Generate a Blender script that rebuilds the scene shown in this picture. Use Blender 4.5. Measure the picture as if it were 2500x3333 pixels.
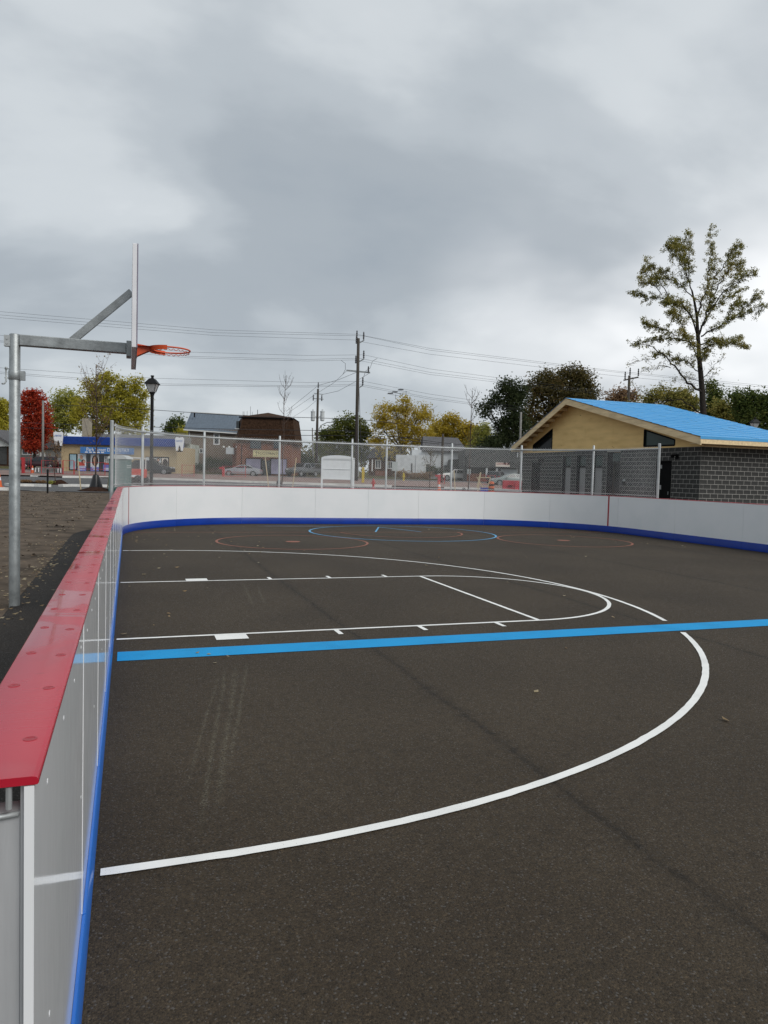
import bpy, bmesh, math, random
from mathutils import Vector, Matrix
rnd = random.Random(7)
for o in list(bpy.data.objects): bpy.data.objects.remove(o)
scene = bpy.context.scene
COL = scene.collection
# ------------------------------------------------------------------ camera
F = 2392.4                                   # focal length in photo pixels (2500 x 3333)
CAM = Vector((1.335, -9.0086, 1.5942))
W = Vector((0.32888118, 0.94305135, -0.0499131)).normalized()
R = Vector((0.94432965, -0.32791059, 0.02676101)).normalized()
U = R.cross(W).normalized()
R = W.cross(U).normalized()
cd = bpy.data.cameras.new('camera'); cam = bpy.data.objects.new('camera', cd); COL.objects.link(cam)
cd.sensor_fit = 'VERTICAL'; cd.sensor_height = 24; cd.lens = 24 * F / 3333
cd.clip_start = .05; cd.clip_end = 3000
m = Matrix.Identity(4)
for i in range(3):
    m[i][0] = R[i]; m[i][1] = U[i]; m[i][2] = -W[i]; m[i][3] = CAM[i]
cam.matrix_world = m
scene.camera = cam
scene.render.resolution_x = 768; scene.render.resolution_y = 1024
# ------------------------------------------------------------------ light
SUN_AZ, SUN_EL = math.radians(150), math.radians(41)      # azimuth from +Y towards +X
world = bpy.data.worlds.new('World'); scene.world = world; world.use_nodes = True
nt = world.node_tree; nt.nodes.clear()
def N(t, kind, **kw):
    n = t.nodes.new(kind)
    for k, v in kw.items():
        if k.startswith('i_'):
            n.inputs[k[2:].replace('_', ' ')].default_value = v
        else: setattr(n, k, v)
    return n
def mathn(t, op, a, b=None, clamp=False):
    n = t.nodes.new('ShaderNodeMath'); n.operation = op; n.use_clamp = clamp
    for i, x in enumerate((a, b)):
        if x is None: continue
        if isinstance(x, (int, float)): n.inputs[i].default_value = x
        else: t.links.new(x, n.inputs[i])
    return n.outputs[0]
def mixc(t, fac, a, b, blend='MIX'):
    n = t.nodes.new('ShaderNodeMix'); n.data_type = 'RGBA'; n.blend_type = blend
    for s, x in ((n.inputs[0], fac), (n.inputs[6], a), (n.inputs[7], b)):
        if isinstance(x, (int, float)): s.default_value = x
        elif isinstance(x, tuple): s.default_value = (*x[:3], 1)
        else: t.links.new(x, s)
    return n.outputs[2]
def ramp(t, fac, stops, interp='EASE'):
    n = t.nodes.new('ShaderNodeValToRGB'); n.color_ramp.interpolation = interp
    els = n.color_ramp.elements
    while len(els) < len(stops): els.new(.5)
    for e, (p, c) in zip(els, stops):
        e.position = p; e.color = (*c, 1) if isinstance(c, tuple) else (c, c, c, 1)
    if fac is not None: t.links.new(fac, n.inputs[0])
    return n.outputs[0]
SKYOFF = (10.5, 1.9, 0); SKYOFF2 = (5, 5, 0)
def build_world():
    t = nt; L = t.links.new
    sky = N(t, 'ShaderNodeTexSky'); sky.sky_type = 'NISHITA'; sky.sun_disc = False
    sky.sun_elevation = SUN_EL; sky.sun_rotation = SUN_AZ
    bg1 = N(t, 'ShaderNodeBackground'); bg1.inputs[1].default_value = .05
    L(sky.outputs[0], bg1.inputs[0])
    tc = N(t, 'ShaderNodeTexCoord'); sep = N(t, 'ShaderNodeSeparateXYZ'); L(tc.outputs['Generated'], sep.inputs[0])
    zz = mathn(t, 'ADD', mathn(t, 'ABSOLUTE', sep.outputs[2]), .38)
    cx = mathn(t, 'DIVIDE', sep.outputs[0], zz); cy = mathn(t, 'DIVIDE', sep.outputs[1], zz)
    cmb = N(t, 'ShaderNodeCombineXYZ'); L(cx, cmb.inputs[0]); L(cy, cmb.inputs[1])
    mp = N(t, 'ShaderNodeMapping'); L(cmb.outputs[0], mp.inputs[0])
    mp.inputs['Location'].default_value = SKYOFF; mp.inputs['Rotation'].default_value = (0, 0, .3); mp.inputs['Scale'].default_value = (1.25, 1.6, 1)
    n1 = N(t, 'ShaderNodeTexNoise'); n1.inputs['Scale'].default_value = 1.0; n1.inputs['Detail'].default_value = 6; n1.inputs['Roughness'].default_value = .50; n1.inputs['Distortion'].default_value = .15
    L(mp.outputs[0], n1.inputs['Vector'])
    n2 = N(t, 'ShaderNodeTexNoise'); n2.inputs['Scale'].default_value = 1.0; n2.inputs['Detail'].default_value = 2
    mp2 = N(t, 'ShaderNodeMapping'); L(cmb.outputs[0], mp2.inputs[0]); mp2.inputs['Location'].default_value = SKYOFF2
    L(mp2.outputs[0], n2.inputs['Vector'])
    f = mathn(t, 'ADD', mathn(t, 'MULTIPLY', n1.outputs[0], .62), mathn(t, 'MULTIPLY', n2.outputs[0], .38))
    col = ramp(t, f, [(.36, (.258, .294, .332)), (.46, (.302, .335, .367)), (.525, (.368, .402, .432)), (.59, (.47, .502, .526)), (.68, (.65, .675, .69))])
    # thin bright cloud towards the hidden sun side low on the right
    dv = N(t, 'ShaderNodeVectorMath'); dv.operation = 'DOT_PRODUCT'; L(tc.outputs['Generated'], dv.inputs[0])
    g = (W + R * ((2330 - 1250) / F) - U * ((1060 - 1666) / F)).normalized(); dv.inputs[1].default_value = g
    gl = ramp(t, dv.outputs['Value'], [(.925, 0.0), (.98, .45), (1.0, .95)])
    n3 = N(t, 'ShaderNodeTexNoise'); n3.inputs['Scale'].default_value = 1.5; n3.inputs['Detail'].default_value = 4
    L(cmb.outputs[0], n3.inputs['Vector'])
    gm = mathn(t, 'MULTIPLY', gl, ramp(t, n3.outputs[0], [(.36, .15), (.6, 1.0)]))
    col = mixc(t, gm, col, (.78, .79, .80))
    bg2 = N(t, 'ShaderNodeBackground'); L(col, bg2.inputs[0]); bg2.inputs[1].default_value = 1.0
    ms = N(t, 'ShaderNodeMixShader'); ms.inputs[0].default_value = .93
    L(bg1.outputs[0], ms.inputs[1]); L(bg2.outputs[0], ms.inputs[2])
    out = N(t, 'ShaderNodeOutputWorld'); L(ms.outputs[0], out.inputs[0])
build_world()
sd = bpy.data.lights.new('sun', 'SUN'); sd.energy = 1.5; sd.angle = math.radians(40); sd.color = (1, .97, .93)
so = bpy.data.objects.new('sun', sd); COL.objects.link(so)
dirv = Vector((math.sin(SUN_AZ) * math.cos(SUN_EL), math.cos(SUN_AZ) * math.cos(SUN_EL), math.sin(SUN_EL)))
so.rotation_euler = dirv.to_track_quat('Z', 'Y').to_euler(); so.location = (0, 0, 40)
vs = scene.view_settings; vs.view_transform = 'Standard'; vs.look = 'None'; vs.gamma = 1; vs.use_curve_mapping = False; vs.exposure = .5
scene.render.engine = 'CYCLES'

# ------------------------------------------------------------------ pixel <-> world (photo pixels)
def ray(u, v): return W + R * ((u - 1250) / F) - U * ((v - 1666.5) / F)
def P(u, v, D): return CAM + ray(u, v) * D
Wh = Vector((W.x, W.y, 0)).normalized(); Rh = Vector((R.x, R.y, 0)).normalized()
ANG = math.atan2(Rh.y, Rh.x)
PROF = [(-100, 0), (58, 0), (80, .6), (92, 1.0), (115, 1.5), (400, 3), (3000, 3)]
def ts(s):
    for (a, za), (b, zb) in zip(PROF, PROF[1:]):
        if s <= b: return za + (zb - za) * max(0, (s - a)) / (b - a)
    return PROF[-1][1]
def tz(x, y): return ts((Vector((x, y, 0)) - Vector((CAM.x, CAM.y, 0))).dot(Wh))
def GP(u, v):
    D = 2.0
    while D < 900:
        p = P(u, v, D)
        if p.z <= tz(p.x, p.y): break
        D *= 1.01
    lo, hi = D / 1.01, D
    for _ in range(30):
        mid = (lo + hi) / 2; p = P(u, v, mid)
        if p.z <= tz(p.x, p.y): hi = mid
        else: lo = mid
    p = P(u, v, hi); p.z = tz(p.x, p.y); return p
def base(u, D, dz=0):
    v = 1550
    for _ in range(6):
        p = P(u, v, D); v += (p.z - tz(p.x, p.y)) * F / D
    p.z = tz(p.x, p.y) + dz; return p
def loc(root, u, v, D):
    """local x, z (on the plane facing the view) of photo pixel at depth D relative to a root point"""
    r = ray(u, v); d = CAM + r * ((root - CAM).dot(Wh) / r.dot(Wh)) - root      # hit on the upright plane through root
    return d.dot(Rh), d.z
def CR(x0, y0, s): return lambda x, y: (x0 + x / s, y0 + y / s)
cA = CR(0, 1150, 4.1475); cB = CR(340, 1150, 4.1475); cC = CR(700, 1250, 4.1475); cD = CR(1000, 1250, 4.1475)
cE = CR(1350, 1250, 4.1475); cF = CR(1650, 1250, 4.1475); cG = CR(2000, 1200, 3.318); cH = CR(1950, 720, 3.016)
cI = CR(0, 1420, 6.9125); cJ = CR(360, 1440, 5.53); cK = CR(1400, 1490, 5.184); cL = CR(170, 1400, 7.213)
cM = CR(580, 1320, 5.184); cN = CR(1190, 1400, 6.636); cO = CR(1000, 1070, 4.1475)

# ------------------------------------------------------------------ materials
MATS = {}
def S(r, g, b):          # sRGB 0..255 -> linear
    f = lambda c: (c / 255 / 12.92) if c / 255 <= .04045 else ((c / 255 + .055) / 1.055) ** 2.4
    return (f(r), f(g), f(b))
def mat(name, color, rough=.6, var=.12, scale=8.0, bump=0.0, bscale=None, metal=0.0, spec=.5, col2=None, detail=4, coat=0.0, stretch=(1, 1, 1), trans=0):
    if name in MATS: return MATS[name]
    mt = bpy.data.materials.new(name); mt.use_nodes = True; t = mt.node_tree; L = t.links.new
    b = t.nodes['Principled BSDF']
    tc = N(t, 'ShaderNodeTexCoord'); mp = N(t, 'ShaderNodeMapping'); L(tc.outputs['Object'], mp.inputs[0]); mp.inputs['Scale'].default_value = stretch
    nz = N(t, 'ShaderNodeTexNoise'); nz.inputs['Scale'].default_value = scale; nz.inputs['Detail'].default_value = detail
    L(mp.outputs[0], nz.inputs['Vector'])
    c = color
    dark = tuple(x * (1 - var * 1.6) for x in c) if col2 is None else col2
    lite = tuple(min(1, x * (1 + var * 1.2)) for x in c)
    cc = ramp(t, nz.outputs[0], [(.25, dark), (.5, c), (.75, lite)], 'LINEAR')
    L(cc, b.inputs['Base Color'])
    b.inputs['Roughness'].default_value = rough; b.inputs['Metallic'].default_value = metal
    b.inputs['Specular IOR Level'].default_value = spec; b.inputs['Coat Weight'].default_value = coat
    b.inputs['Coat Roughness'].default_value = .08
    if trans: b.inputs['Transmission Weight'].default_value = trans
    if bump:
        nb = N(t, 'ShaderNodeTexNoise'); nb.inputs['Scale'].default_value = bscale or scale * 4; nb.inputs['Detail'].default_value = 5
        L(mp.outputs[0], nb.inputs['Vector'])
        bp = N(t, 'ShaderNodeBump'); bp.inputs['Strength'].default_value = bump; bp.inputs['Distance'].default_value = .02
        L(nb.outputs[0], bp.inputs['Height']); L(bp.outputs[0], b.inputs['Normal'])
    MATS[name] = mt
    return mt
def leafmat(name, cols, scale=1.0):
    if name in MATS: return MATS[name]
    mt = bpy.data.materials.new(name); mt.use_nodes = True; t = mt.node_tree; L = t.links.new
    b = t.nodes['Principled BSDF']; out = t.nodes['Material Output']
    geo = N(t, 'ShaderNodeNewGeometry')
    tc = N(t, 'ShaderNodeTexCoord')
    nz = N(t, 'ShaderNodeTexNoise'); nz.inputs['Scale'].default_value = scale; nz.inputs['Detail'].default_value = 6; nz.inputs['Roughness'].default_value = .7
    L(tc.outputs['Object'], nz.inputs['Vector'])
    f = mathn(t, 'ADD', mathn(t, 'MULTIPLY', nz.outputs[0], .8), mathn(t, 'MULTIPLY', geo.outputs['Random Per Island'], .3))
    n = len(cols)
    cc = ramp(t, f, [(.3 + .5 * i / max(1, n - 1), c) for i, c in enumerate(cols)], 'LINEAR')
    L(cc, b.inputs['Base Color']); b.inputs['Roughness'].default_value = .6; b.inputs['Specular IOR Level'].default_value = .25
    tr = N(t, 'ShaderNodeBsdfTranslucent'); L(cc, tr.inputs[0])
    ms = N(t, 'ShaderNodeMixShader'); ms.inputs[0].default_value = .5
    L(b.outputs[0], ms.inputs[1]); L(tr.outputs[0], ms.inputs[2]); L(ms.outputs[0], out.inputs[0])
    MATS[name] = mt
    return mt
def asphalt(name, base_c, lite_c, joints=False, stripe=False, glint=.5):
    mt = bpy.data.materials.new(name); mt.use_nodes = True; t = mt.node_tree; L = t.links.new
    b = t.nodes['Principled BSDF']; tc = N(t, 'ShaderNodeTexCoord'); co = tc.outputs['Object']
    big = N(t, 'ShaderNodeTexNoise'); big.inputs['Scale'].default_value = .55; big.inputs['Detail'].default_value = 5; L(co, big.inputs['Vector'])
    mid = N(t, 'ShaderNodeTexNoise'); mid.inputs['Scale'].default_value = 14; mid.inputs['Detail'].default_value = 6; mid.inputs['Roughness'].default_value = .7; L(co, mid.inputs['Vector'])
    vo = N(t, 'ShaderNodeTexVoronoi'); vo.inputs['Scale'].default_value = 150; L(co, vo.inputs['Vector'])
    fine = N(t, 'ShaderNodeTexNoise'); fine.inputs['Scale'].default_value = 90; fine.inputs['Detail'].default_value = 3; L(co, fine.inputs['Vector'])
    c = mixc(t, ramp(t, big.outputs[0], [(.3, 0.0), (.7, 1.0)]), base_c, lite_c)
    c = mixc(t, ramp(t, mid.outputs[0], [(.3, .55), (.55, 0.0)]), c, tuple(x * .62 for x in base_c))
    sp = N(t, 'ShaderNodeSeparateColor'); L(vo.outputs['Color'], sp.inputs[0])
    speck = ramp(t, sp.outputs[0], [(.0, .45), (.45, .95), (.86, 1.1), (.95, 1.5), (1.0, 2.0)], 'LINEAR')
    mm = N(t, 'ShaderNodeMix'); mm.data_type = 'RGBA'; mm.blend_type = 'MULTIPLY'; mm.inputs[0].default_value = .8
    L(c, mm.inputs[6]); L(speck, mm.inputs[7]); c = mm.outputs[2]
    c = mixc(t, ramp(t, sp.outputs[2], [(.955, 0.0), (.975, .55)], 'LINEAR'), c, tuple(.5 * x + .085 for x in lite_c))
    pit = ramp(t, fine.outputs[0], [(.33, .42), (.45, 1.0)])
    m2 = N(t, 'ShaderNodeMix'); m2.data_type = 'RGBA'; m2.blend_type = 'MULTIPLY'; m2.inputs[0].default_value = .8
    L(c, m2.inputs[6]); L(pit, m2.inputs[7]); c = m2.outputs[2]
    sx = N(t, 'ShaderNodeSeparateXYZ'); L(co, sx.inputs[0])
    wob = N(t, 'ShaderNodeTexNoise'); wob.inputs['Scale'].default_value = 1.3; wob.inputs['Detail'].default_value = 8; L(co, wob.inputs['Vector'])
    wv = mathn(t, 'MULTIPLY', mathn(t, 'SUBTRACT', wob.outputs[0], .5), .13)
    hgt = mathn(t, 'ADD', mathn(t, 'MULTIPLY', vo.outputs['Distance'], -1.0), mathn(t, 'MULTIPLY', fine.outputs[0], .9))
    if joints:      # cold joints between paver passes, every 3.47 m
        for X0 in (3.47, 6.94, 10.41, 13.88):
            d = mathn(t, 'ABSOLUTE', mathn(t, 'SUBTRACT', mathn(t, 'ADD', sx.outputs[0], wv), X0))
            k = ramp(t, d, [(0, 1.0), (.014, .8), (.035, .3), (.11, 0.0)])
            k = mathn(t, 'MULTIPLY', k, ramp(t, mid.outputs[0], [(.3, 1.0), (.65, .35)]))
            c = mixc(t, mathn(t, 'MULTIPLY', k, .92), c, tuple(x * .22 for x in base_c))
    if stripe:      # dusty scuffs dragged along the court
        for (xa, ya, xb, yb, w) in ((2.20, -2.9, 1.72, -5.7, .03), (2.10, -3.0, 1.62, -5.9, .022), (2.31, -2.8, 1.84, -5.2, .02), (2.02, -3.2, 1.60, -5.4, .014), (2.9, 1.5, 2.75, -.4, .03), (3.05, 1.2, 2.9, -.3, .025), (7.5, -4.6, 7.0, -4.3, .03)):
            dx, dy = xb - xa, yb - ya; ln = math.hypot(dx, dy); dx /= ln; dy /= ln
            ax = mathn(t, 'SUBTRACT', sx.outputs[0], xa); ay = mathn(t, 'SUBTRACT', sx.outputs[1], ya)
            pr = mathn(t, 'ADD', mathn(t, 'MULTIPLY', ax, -dy), mathn(t, 'MULTIPLY', ay, dx))
            al = mathn(t, 'DIVIDE', mathn(t, 'ADD', mathn(t, 'MULTIPLY', ax, dx), mathn(t, 'MULTIPLY', ay, dy)), ln)
            pr = mathn(t, 'ADD', pr, mathn(t, 'MULTIPLY', wv, .3))
            k = ramp(t, mathn(t, 'DIVIDE', mathn(t, 'ABSOLUTE', pr), w), [(0, 1.0), (.5, .5), (1, 0.0)])
            e = ramp(t, al, [(0, 0.0), (.15, 1.0), (.8, 1.0), (1, 0.0)])
            k = mathn(t, 'MULTIPLY', mathn(t, 'MULTIPLY', k, e), ramp(t, fine.outputs[0], [(.42, .0), (.62, .75)]))
            k = mathn(t, 'MULTIPLY', k, ramp(t, mid.outputs[0], [(.35, .15), (.65, .9)]))
            c = mixc(t, mathn(t, 'MULTIPLY', k, .62), c, (.26, .25, .18))
    L(c, b.inputs['Base Color'])
    b.inputs['Roughness'].default_value = .72; b.inputs['Specular IOR Level'].default_value = glint
    L(ramp(t, sp.outputs[1], [(0, .9), (.9, .75), (1, .4)], 'LINEAR'), b.inputs['Roughness'])
    bp = N(t, 'ShaderNodeBump'); bp.inputs['Strength'].default_value = .55; bp.inputs['Distance'].default_value = .006
    L(hgt, bp.inputs['Height']); L(bp.outputs[0], b.inputs['Normal'])
    MATS[name] = mt
    return mt

# ------------------------------------------------------------------ mesh helpers
class MB:
    def __init__(s): s.v = []; s.f = []
    def add(s, vs, fs):
        o = len(s.v); s.v += [tuple(x) for x in vs]; s.f += [tuple(i + o for i in f) for f in fs]; return s
    def box(s, c, d, rz=0, M=None):
        x, y, z = (k / 2 for k in d); pts = [Vector((a * x, b * y, e * z)) for e in (-1, 1) for b in (-1, 1) for a in (-1, 1)]
        rot = M if M is not None else Matrix.Rotation(rz, 3, 'Z')
        c = Vector(c)
        return s.add([rot @ p + c for p in pts], [(0, 2, 3, 1), (4, 5, 7, 6), (0, 1, 5, 4), (2, 6, 7, 3), (0, 4, 6, 2), (1, 3, 7, 5)])
    def bb(s, x0, x1, y0, y1, z0, z1): return s.box(((x0 + x1) / 2, (y0 + y1) / 2, (z0 + z1) / 2), (abs(x1 - x0), abs(y1 - y0), abs(z1 - z0)))
    def bar(s, a, b, w, h=None, up=(0, 0, 1)):
        a = Vector(a); b = Vector(b); h = h or w; d = (b - a); L = d.length; d.normalize()
        upv = Vector(up)
        if abs(d.dot(upv)) > .98: upv = Vector((0, 1, 0))
        x = d.cross(upv).normalized(); z = x.cross(d)
        M = Matrix((x, d, z)).transposed()
        return s.box((a + b) / 2, (w, L, h), M=M)
    def tube(s, pts, r, n=6, cap=True):
        pts = [Vector(p) for p in pts]; k = len(pts); rs = r if isinstance(r, (list, tuple)) else [r] * k
        vs = []; fs = []
        ref = None
        for i, p in enumerate(pts):
            d = (pts[min(i + 1, k - 1)] - pts[max(i - 1, 0)])
            d = d.normalized() if d.length > 1e-9 else Vector((0, 0, 1))
            if ref is None: ref = Vector((1, 0, 0)) if abs(d.x) < .9 else Vector((0, 1, 0))
            x = (ref - d * ref.dot(d)).normalized(); ref = x; y = d.cross(x)
            for j in range(n):
                a = 2 * math.pi * j / n; vs.append(p + (x * math.cos(a) + y * math.sin(a)) * rs[i])
        for i in range(k - 1):
            for j in range(n):
                a = i * n + j; b = i * n + (j + 1) % n; fs.append((a, b, b + n, a + n))
        if cap: fs.append(tuple(range(n))[::-1]); fs.append(tuple(range((k - 1) * n, k * n)))
        return s.add(vs, fs)
    def lathe(s, prof, c=(0, 0, 0), n=16, ax='Z'):
        vs = []; fs = []; k = len(prof)
        for r, z in prof:
            for j in range(n):
                a = 2 * math.pi * j / n; q = (r * math.cos(a), r * math.sin(a), z)
                if ax == 'X': q = (q[2], q[0], q[1])
                if ax == 'Y': q = (q[0], q[2], q[1])
                vs.append(Vector(q) + Vector(c))
        for i in range(k - 1):
            for j in range(n):
                a = i * n + j; b = i * n + (j + 1) % n; fs.append((a, b, b + n, a + n))
        fs.append(tuple(range(n))[::-1]); fs.append(tuple(range((k - 1) * n, k * n)))
        return s.add(vs, fs)
    def prism(s, poly, o, ax, ay, d):
        """extrude a 2D polygon (in axes ax, ay from o) by vector d"""
        o, ax, ay, d = Vector(o), Vector(ax), Vector(ay), Vector(d); n = len(poly)
        a = [o + ax * x + ay * y for x, y in poly]
        return s.add(a + [p + d for p in a], [tuple(range(n))[::-1], tuple(range(n, 2 * n))] + [(i, (i + 1) % n, (i + 1) % n + n, i + n) for i in range(n)])
    def quad(s, *p): return s.add(p, [tuple(range(len(p)))])
    def mesh(s, name):
        me = bpy.data.meshes.new(name); me.from_pydata(s.v, [], s.f); me.update()
        return me
    def build(s, name, m, parent=None, smooth=False, bevel=0, recalc=True):
        me = s.mesh(name)
        if recalc or bevel:
            bm = bmesh.new(); bm.from_mesh(me)
            if bevel: bmesh.ops.bevel(bm, geom=list(bm.edges), offset=bevel, segments=2, affect='EDGES', profile=.5)
            bmesh.ops.recalc_face_normals(bm, faces=bm.faces); bm.to_mesh(me); bm.free()
        if m is not None: me.materials.append(m if not isinstance(m, str) else MATS[m])
        if smooth:
            for p in me.polygons: p.use_smooth = True
            if smooth != True: me.set_sharp_from_angle(angle=math.radians(smooth))
        o = bpy.data.objects.new(name, me); COL.objects.link(o)
        if parent is not None: o.parent = parent
        return o
def put(name, me, parent, location=None, M=None):
    o = bpy.data.objects.new(name, me); COL.objects.link(o); o.parent = parent
    if location is not None: o.location = location
    if M is not None: o.matrix_local = M
    return o
def tag(o, label, cat, group=None):
    o['label'] = label; o['category'] = cat
    if group: o['group'] = group
    return o
def thing(name, label, cat, p=(0, 0, 0), rz=0, group=None):
    o = bpy.data.objects.new(name, None); COL.objects.link(o); o.location = p; o.rotation_euler = (0, 0, rz); o.empty_display_size = .2
    return tag(o, label, cat, group)
def struct(o): o['kind'] = 'structure'; return o
def stuff(o): o['kind'] = 'stuff'; return o
def text(name, body, m, parent, p, size, wx=None, rx=math.pi / 2, rz=0, ext=.01, align='CENTER'):
    cu = bpy.data.curves.new(name, 'FONT'); cu.body = body; cu.size = size; cu.extrude = ext; cu.align_x = align; cu.align_y = 'CENTER'; cu.resolution_u = 3
    tmp = bpy.data.objects.new('tmp', cu); COL.objects.link(tmp)
    bpy.context.view_layer.update()
    me = bpy.data.meshes.new_from_object(tmp.evaluated_get(bpy.context.evaluated_depsgraph_get()))
    bpy.data.objects.remove(tmp)
    xs = [v.co.x for v in me.vertices]; w = max(xs) - min(xs)
    if wx:
        for v in me.vertices: v.co.x *= wx / w
    me.materials.clear(); me.materials.append(m)
    o = bpy.data.objects.new(name, me); COL.objects.link(o); o.parent = parent; o.location = p; o.rotation_euler = (rx, 0, rz)
    return o

def capmat():
    mt = bpy.data.materials.new('cap_red'); mt.use_nodes = True; t = mt.node_tree; L = t.links.new
    b = t.nodes['Principled BSDF']; tc = N(t, 'ShaderNodeTexCoord'); co = tc.outputs['Object']
    a = N(t, 'ShaderNodeTexNoise'); a.inputs['Scale'].default_value = 2.1; a.inputs['Detail'].default_value = 7; a.inputs['Distortion'].default_value = .8; L(co, a.inputs['Vector'])
    w = N(t, 'ShaderNodeTexNoise'); w.inputs['Scale'].default_value = 5.5; w.inputs['Detail'].default_value = 8; w.inputs['Roughness'].default_value = .7; w.inputs['Distortion'].default_value = 1.5; L(co, w.inputs['Vector'])
    c = ramp(t, a.outputs[0], [(.32, (.40, .012, .028)), (.55, (.48, .016, .036)), (.75, (.52, .03, .05))])
    c = mixc(t, ramp(t, w.outputs[0], [(.62, 0.0), (.66, .45), (.70, 0.0)]), c, (.27, .008, .018))
    L(c, b.inputs['Base Color'])
    L(ramp(t, a.outputs[0], [(.40, .10), (.46, .26), (.8, .34)]), b.inputs['Roughness'])
    bp = N(t, 'ShaderNodeBump'); bp.inputs['Strength'].default_value = .10; bp.inputs['Distance'].default_value = .02; L(a.outputs[0], bp.inputs['Height']); L(bp.outputs[0], b.inputs['Normal'])
    b.inputs['Specular IOR Level'].default_value = .5
    MATS['cap_red'] = mt

# ================================================================== MATERIAL SET
asphalt('court_asphalt', (.042, .030, .0175), (.059, .0435, .0265), joints=True, stripe=True, glint=.3)
asphalt('path_asphalt', (.019, .0165, .0145), (.040, .033, .027), glint=.2)
asphalt('road_asphalt', (.085, .085, .086), (.125, .124, .122), glint=.3)
mat('soil', (.108, .084, .063), .95, .35, 1.6, .9, 9, spec=.1, detail=10, col2=(.038, .030, .023))
mat('mulch', (.035, .018, .012), .95, .5, 9, 1.0, 30, spec=.1)
mat('grass', (.085, .075, .032), .95, .4, 2.5, .8, 20, spec=.1, col2=(.045, .055, .018))
mat('pavers', (.22, .16, .14), .9, .25, 1.2, .3, 14, spec=.2)
mat('concrete', (.46, .45, .42), .85, .15, 3, .2, 30, spec=.25)
mat('kerb_concrete', (.62, .61, .58), .85, .12, 3, .15, 30, spec=.25)
def paintmat(name, color, wear=.06, under=(.03, .024, .018)):
    mt = bpy.data.materials.new(name); mt.use_nodes = True; t = mt.node_tree; L = t.links.new
    b = t.nodes['Principled BSDF']; tc = N(t, 'ShaderNodeTexCoord'); co = tc.outputs['Object']
    a = N(t, 'ShaderNodeTexNoise'); a.inputs['Scale'].default_value = 3; a.inputs['Detail'].default_value = 6; L(co, a.inputs['Vector'])
    f = N(t, 'ShaderNodeTexNoise'); f.inputs['Scale'].default_value = 150; f.inputs['Detail'].default_value = 3; L(co, f.inputs['Vector'])
    c = ramp(t, a.outputs[0], [(.3, tuple(x * .90 for x in color)), (.6, color)])
    thr = mathn(t, 'ADD', f.outputs[0], mathn(t, 'MULTIPLY', mathn(t, 'SUBTRACT', a.outputs[0], .5), .22))
    c = mixc(t, ramp(t, thr, [(.24 + wear, .85), (.34 + wear, 0.0)]), c, under)
    L(c, b.inputs['Base Color']); b.inputs['Roughness'].default_value = .7; b.inputs['Specular IOR Level'].default_value = .25
    bp = N(t, 'ShaderNodeBump'); bp.inputs['Strength'].default_value = .35; bp.inputs['Distance'].default_value = .004; L(f.outputs[0], bp.inputs['Height']); L(bp.outputs[0], b.inputs['Normal'])
    MATS[name] = mt
paintmat('line_white', (.84, .84, .81), .0); paintmat('line_blue', (.008, .30, .64), .01); paintmat('line_red', (.31, .125, .085), .09); paintmat('crease_blue', (.13, .38, .62), .05)
capmat()
mat('kick_blue', (.001, .032, .27), .3, .08, 3, .06, 6, spec=.25)
mat('kick_blue_sheen', (.018, .165, .62), .3, .08, 3, .05, 6, spec=.5)  # left-hand kick plates: grazing sheen put into a lighter blue
mat('stripe_red', (.33, .012, .02), .35, .1, 3)
mat('galv', (.33, .35, .35), .48, .22, 9, .08, 40, metal=.65, detail=9)
mat('galv_pale', (.44, .46, .46), .48, .12, 7, .05, 40, metal=.5, detail=8)
mat('wire_galv', (.66, .67, .66), .55, .06, 5)
mat('aluminium', (.56, .57, .58), .38, .16, 4, .04, 30, metal=.35, stretch=(6, 6, .6), detail=6)
mat('highlight_white', (.80, .81, .82), .25, .05)  # pale tone carrying the highlights of panel edges and board screws
mat('screw_red', (.34, .012, .024), .35, .1)
mat('orange_rim', (.62, .085, .02), .42, .12, 9, .05)
mat('backboard_edge', (.72, .72, .74), .4, .06, 5)
mat('backboard_trim', (.22, .20, .26), .4, .1, 5)
mat('dark_metal', (.006, .0062, .0065), .55, .2, 6, spec=.25)
mat('bracket_metal', (.16, .165, .17), .5, .15, 8, metal=.6)
mat('black_plastic', (.012, .012, .013), .35, .2, 5, .3, 9)
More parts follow.
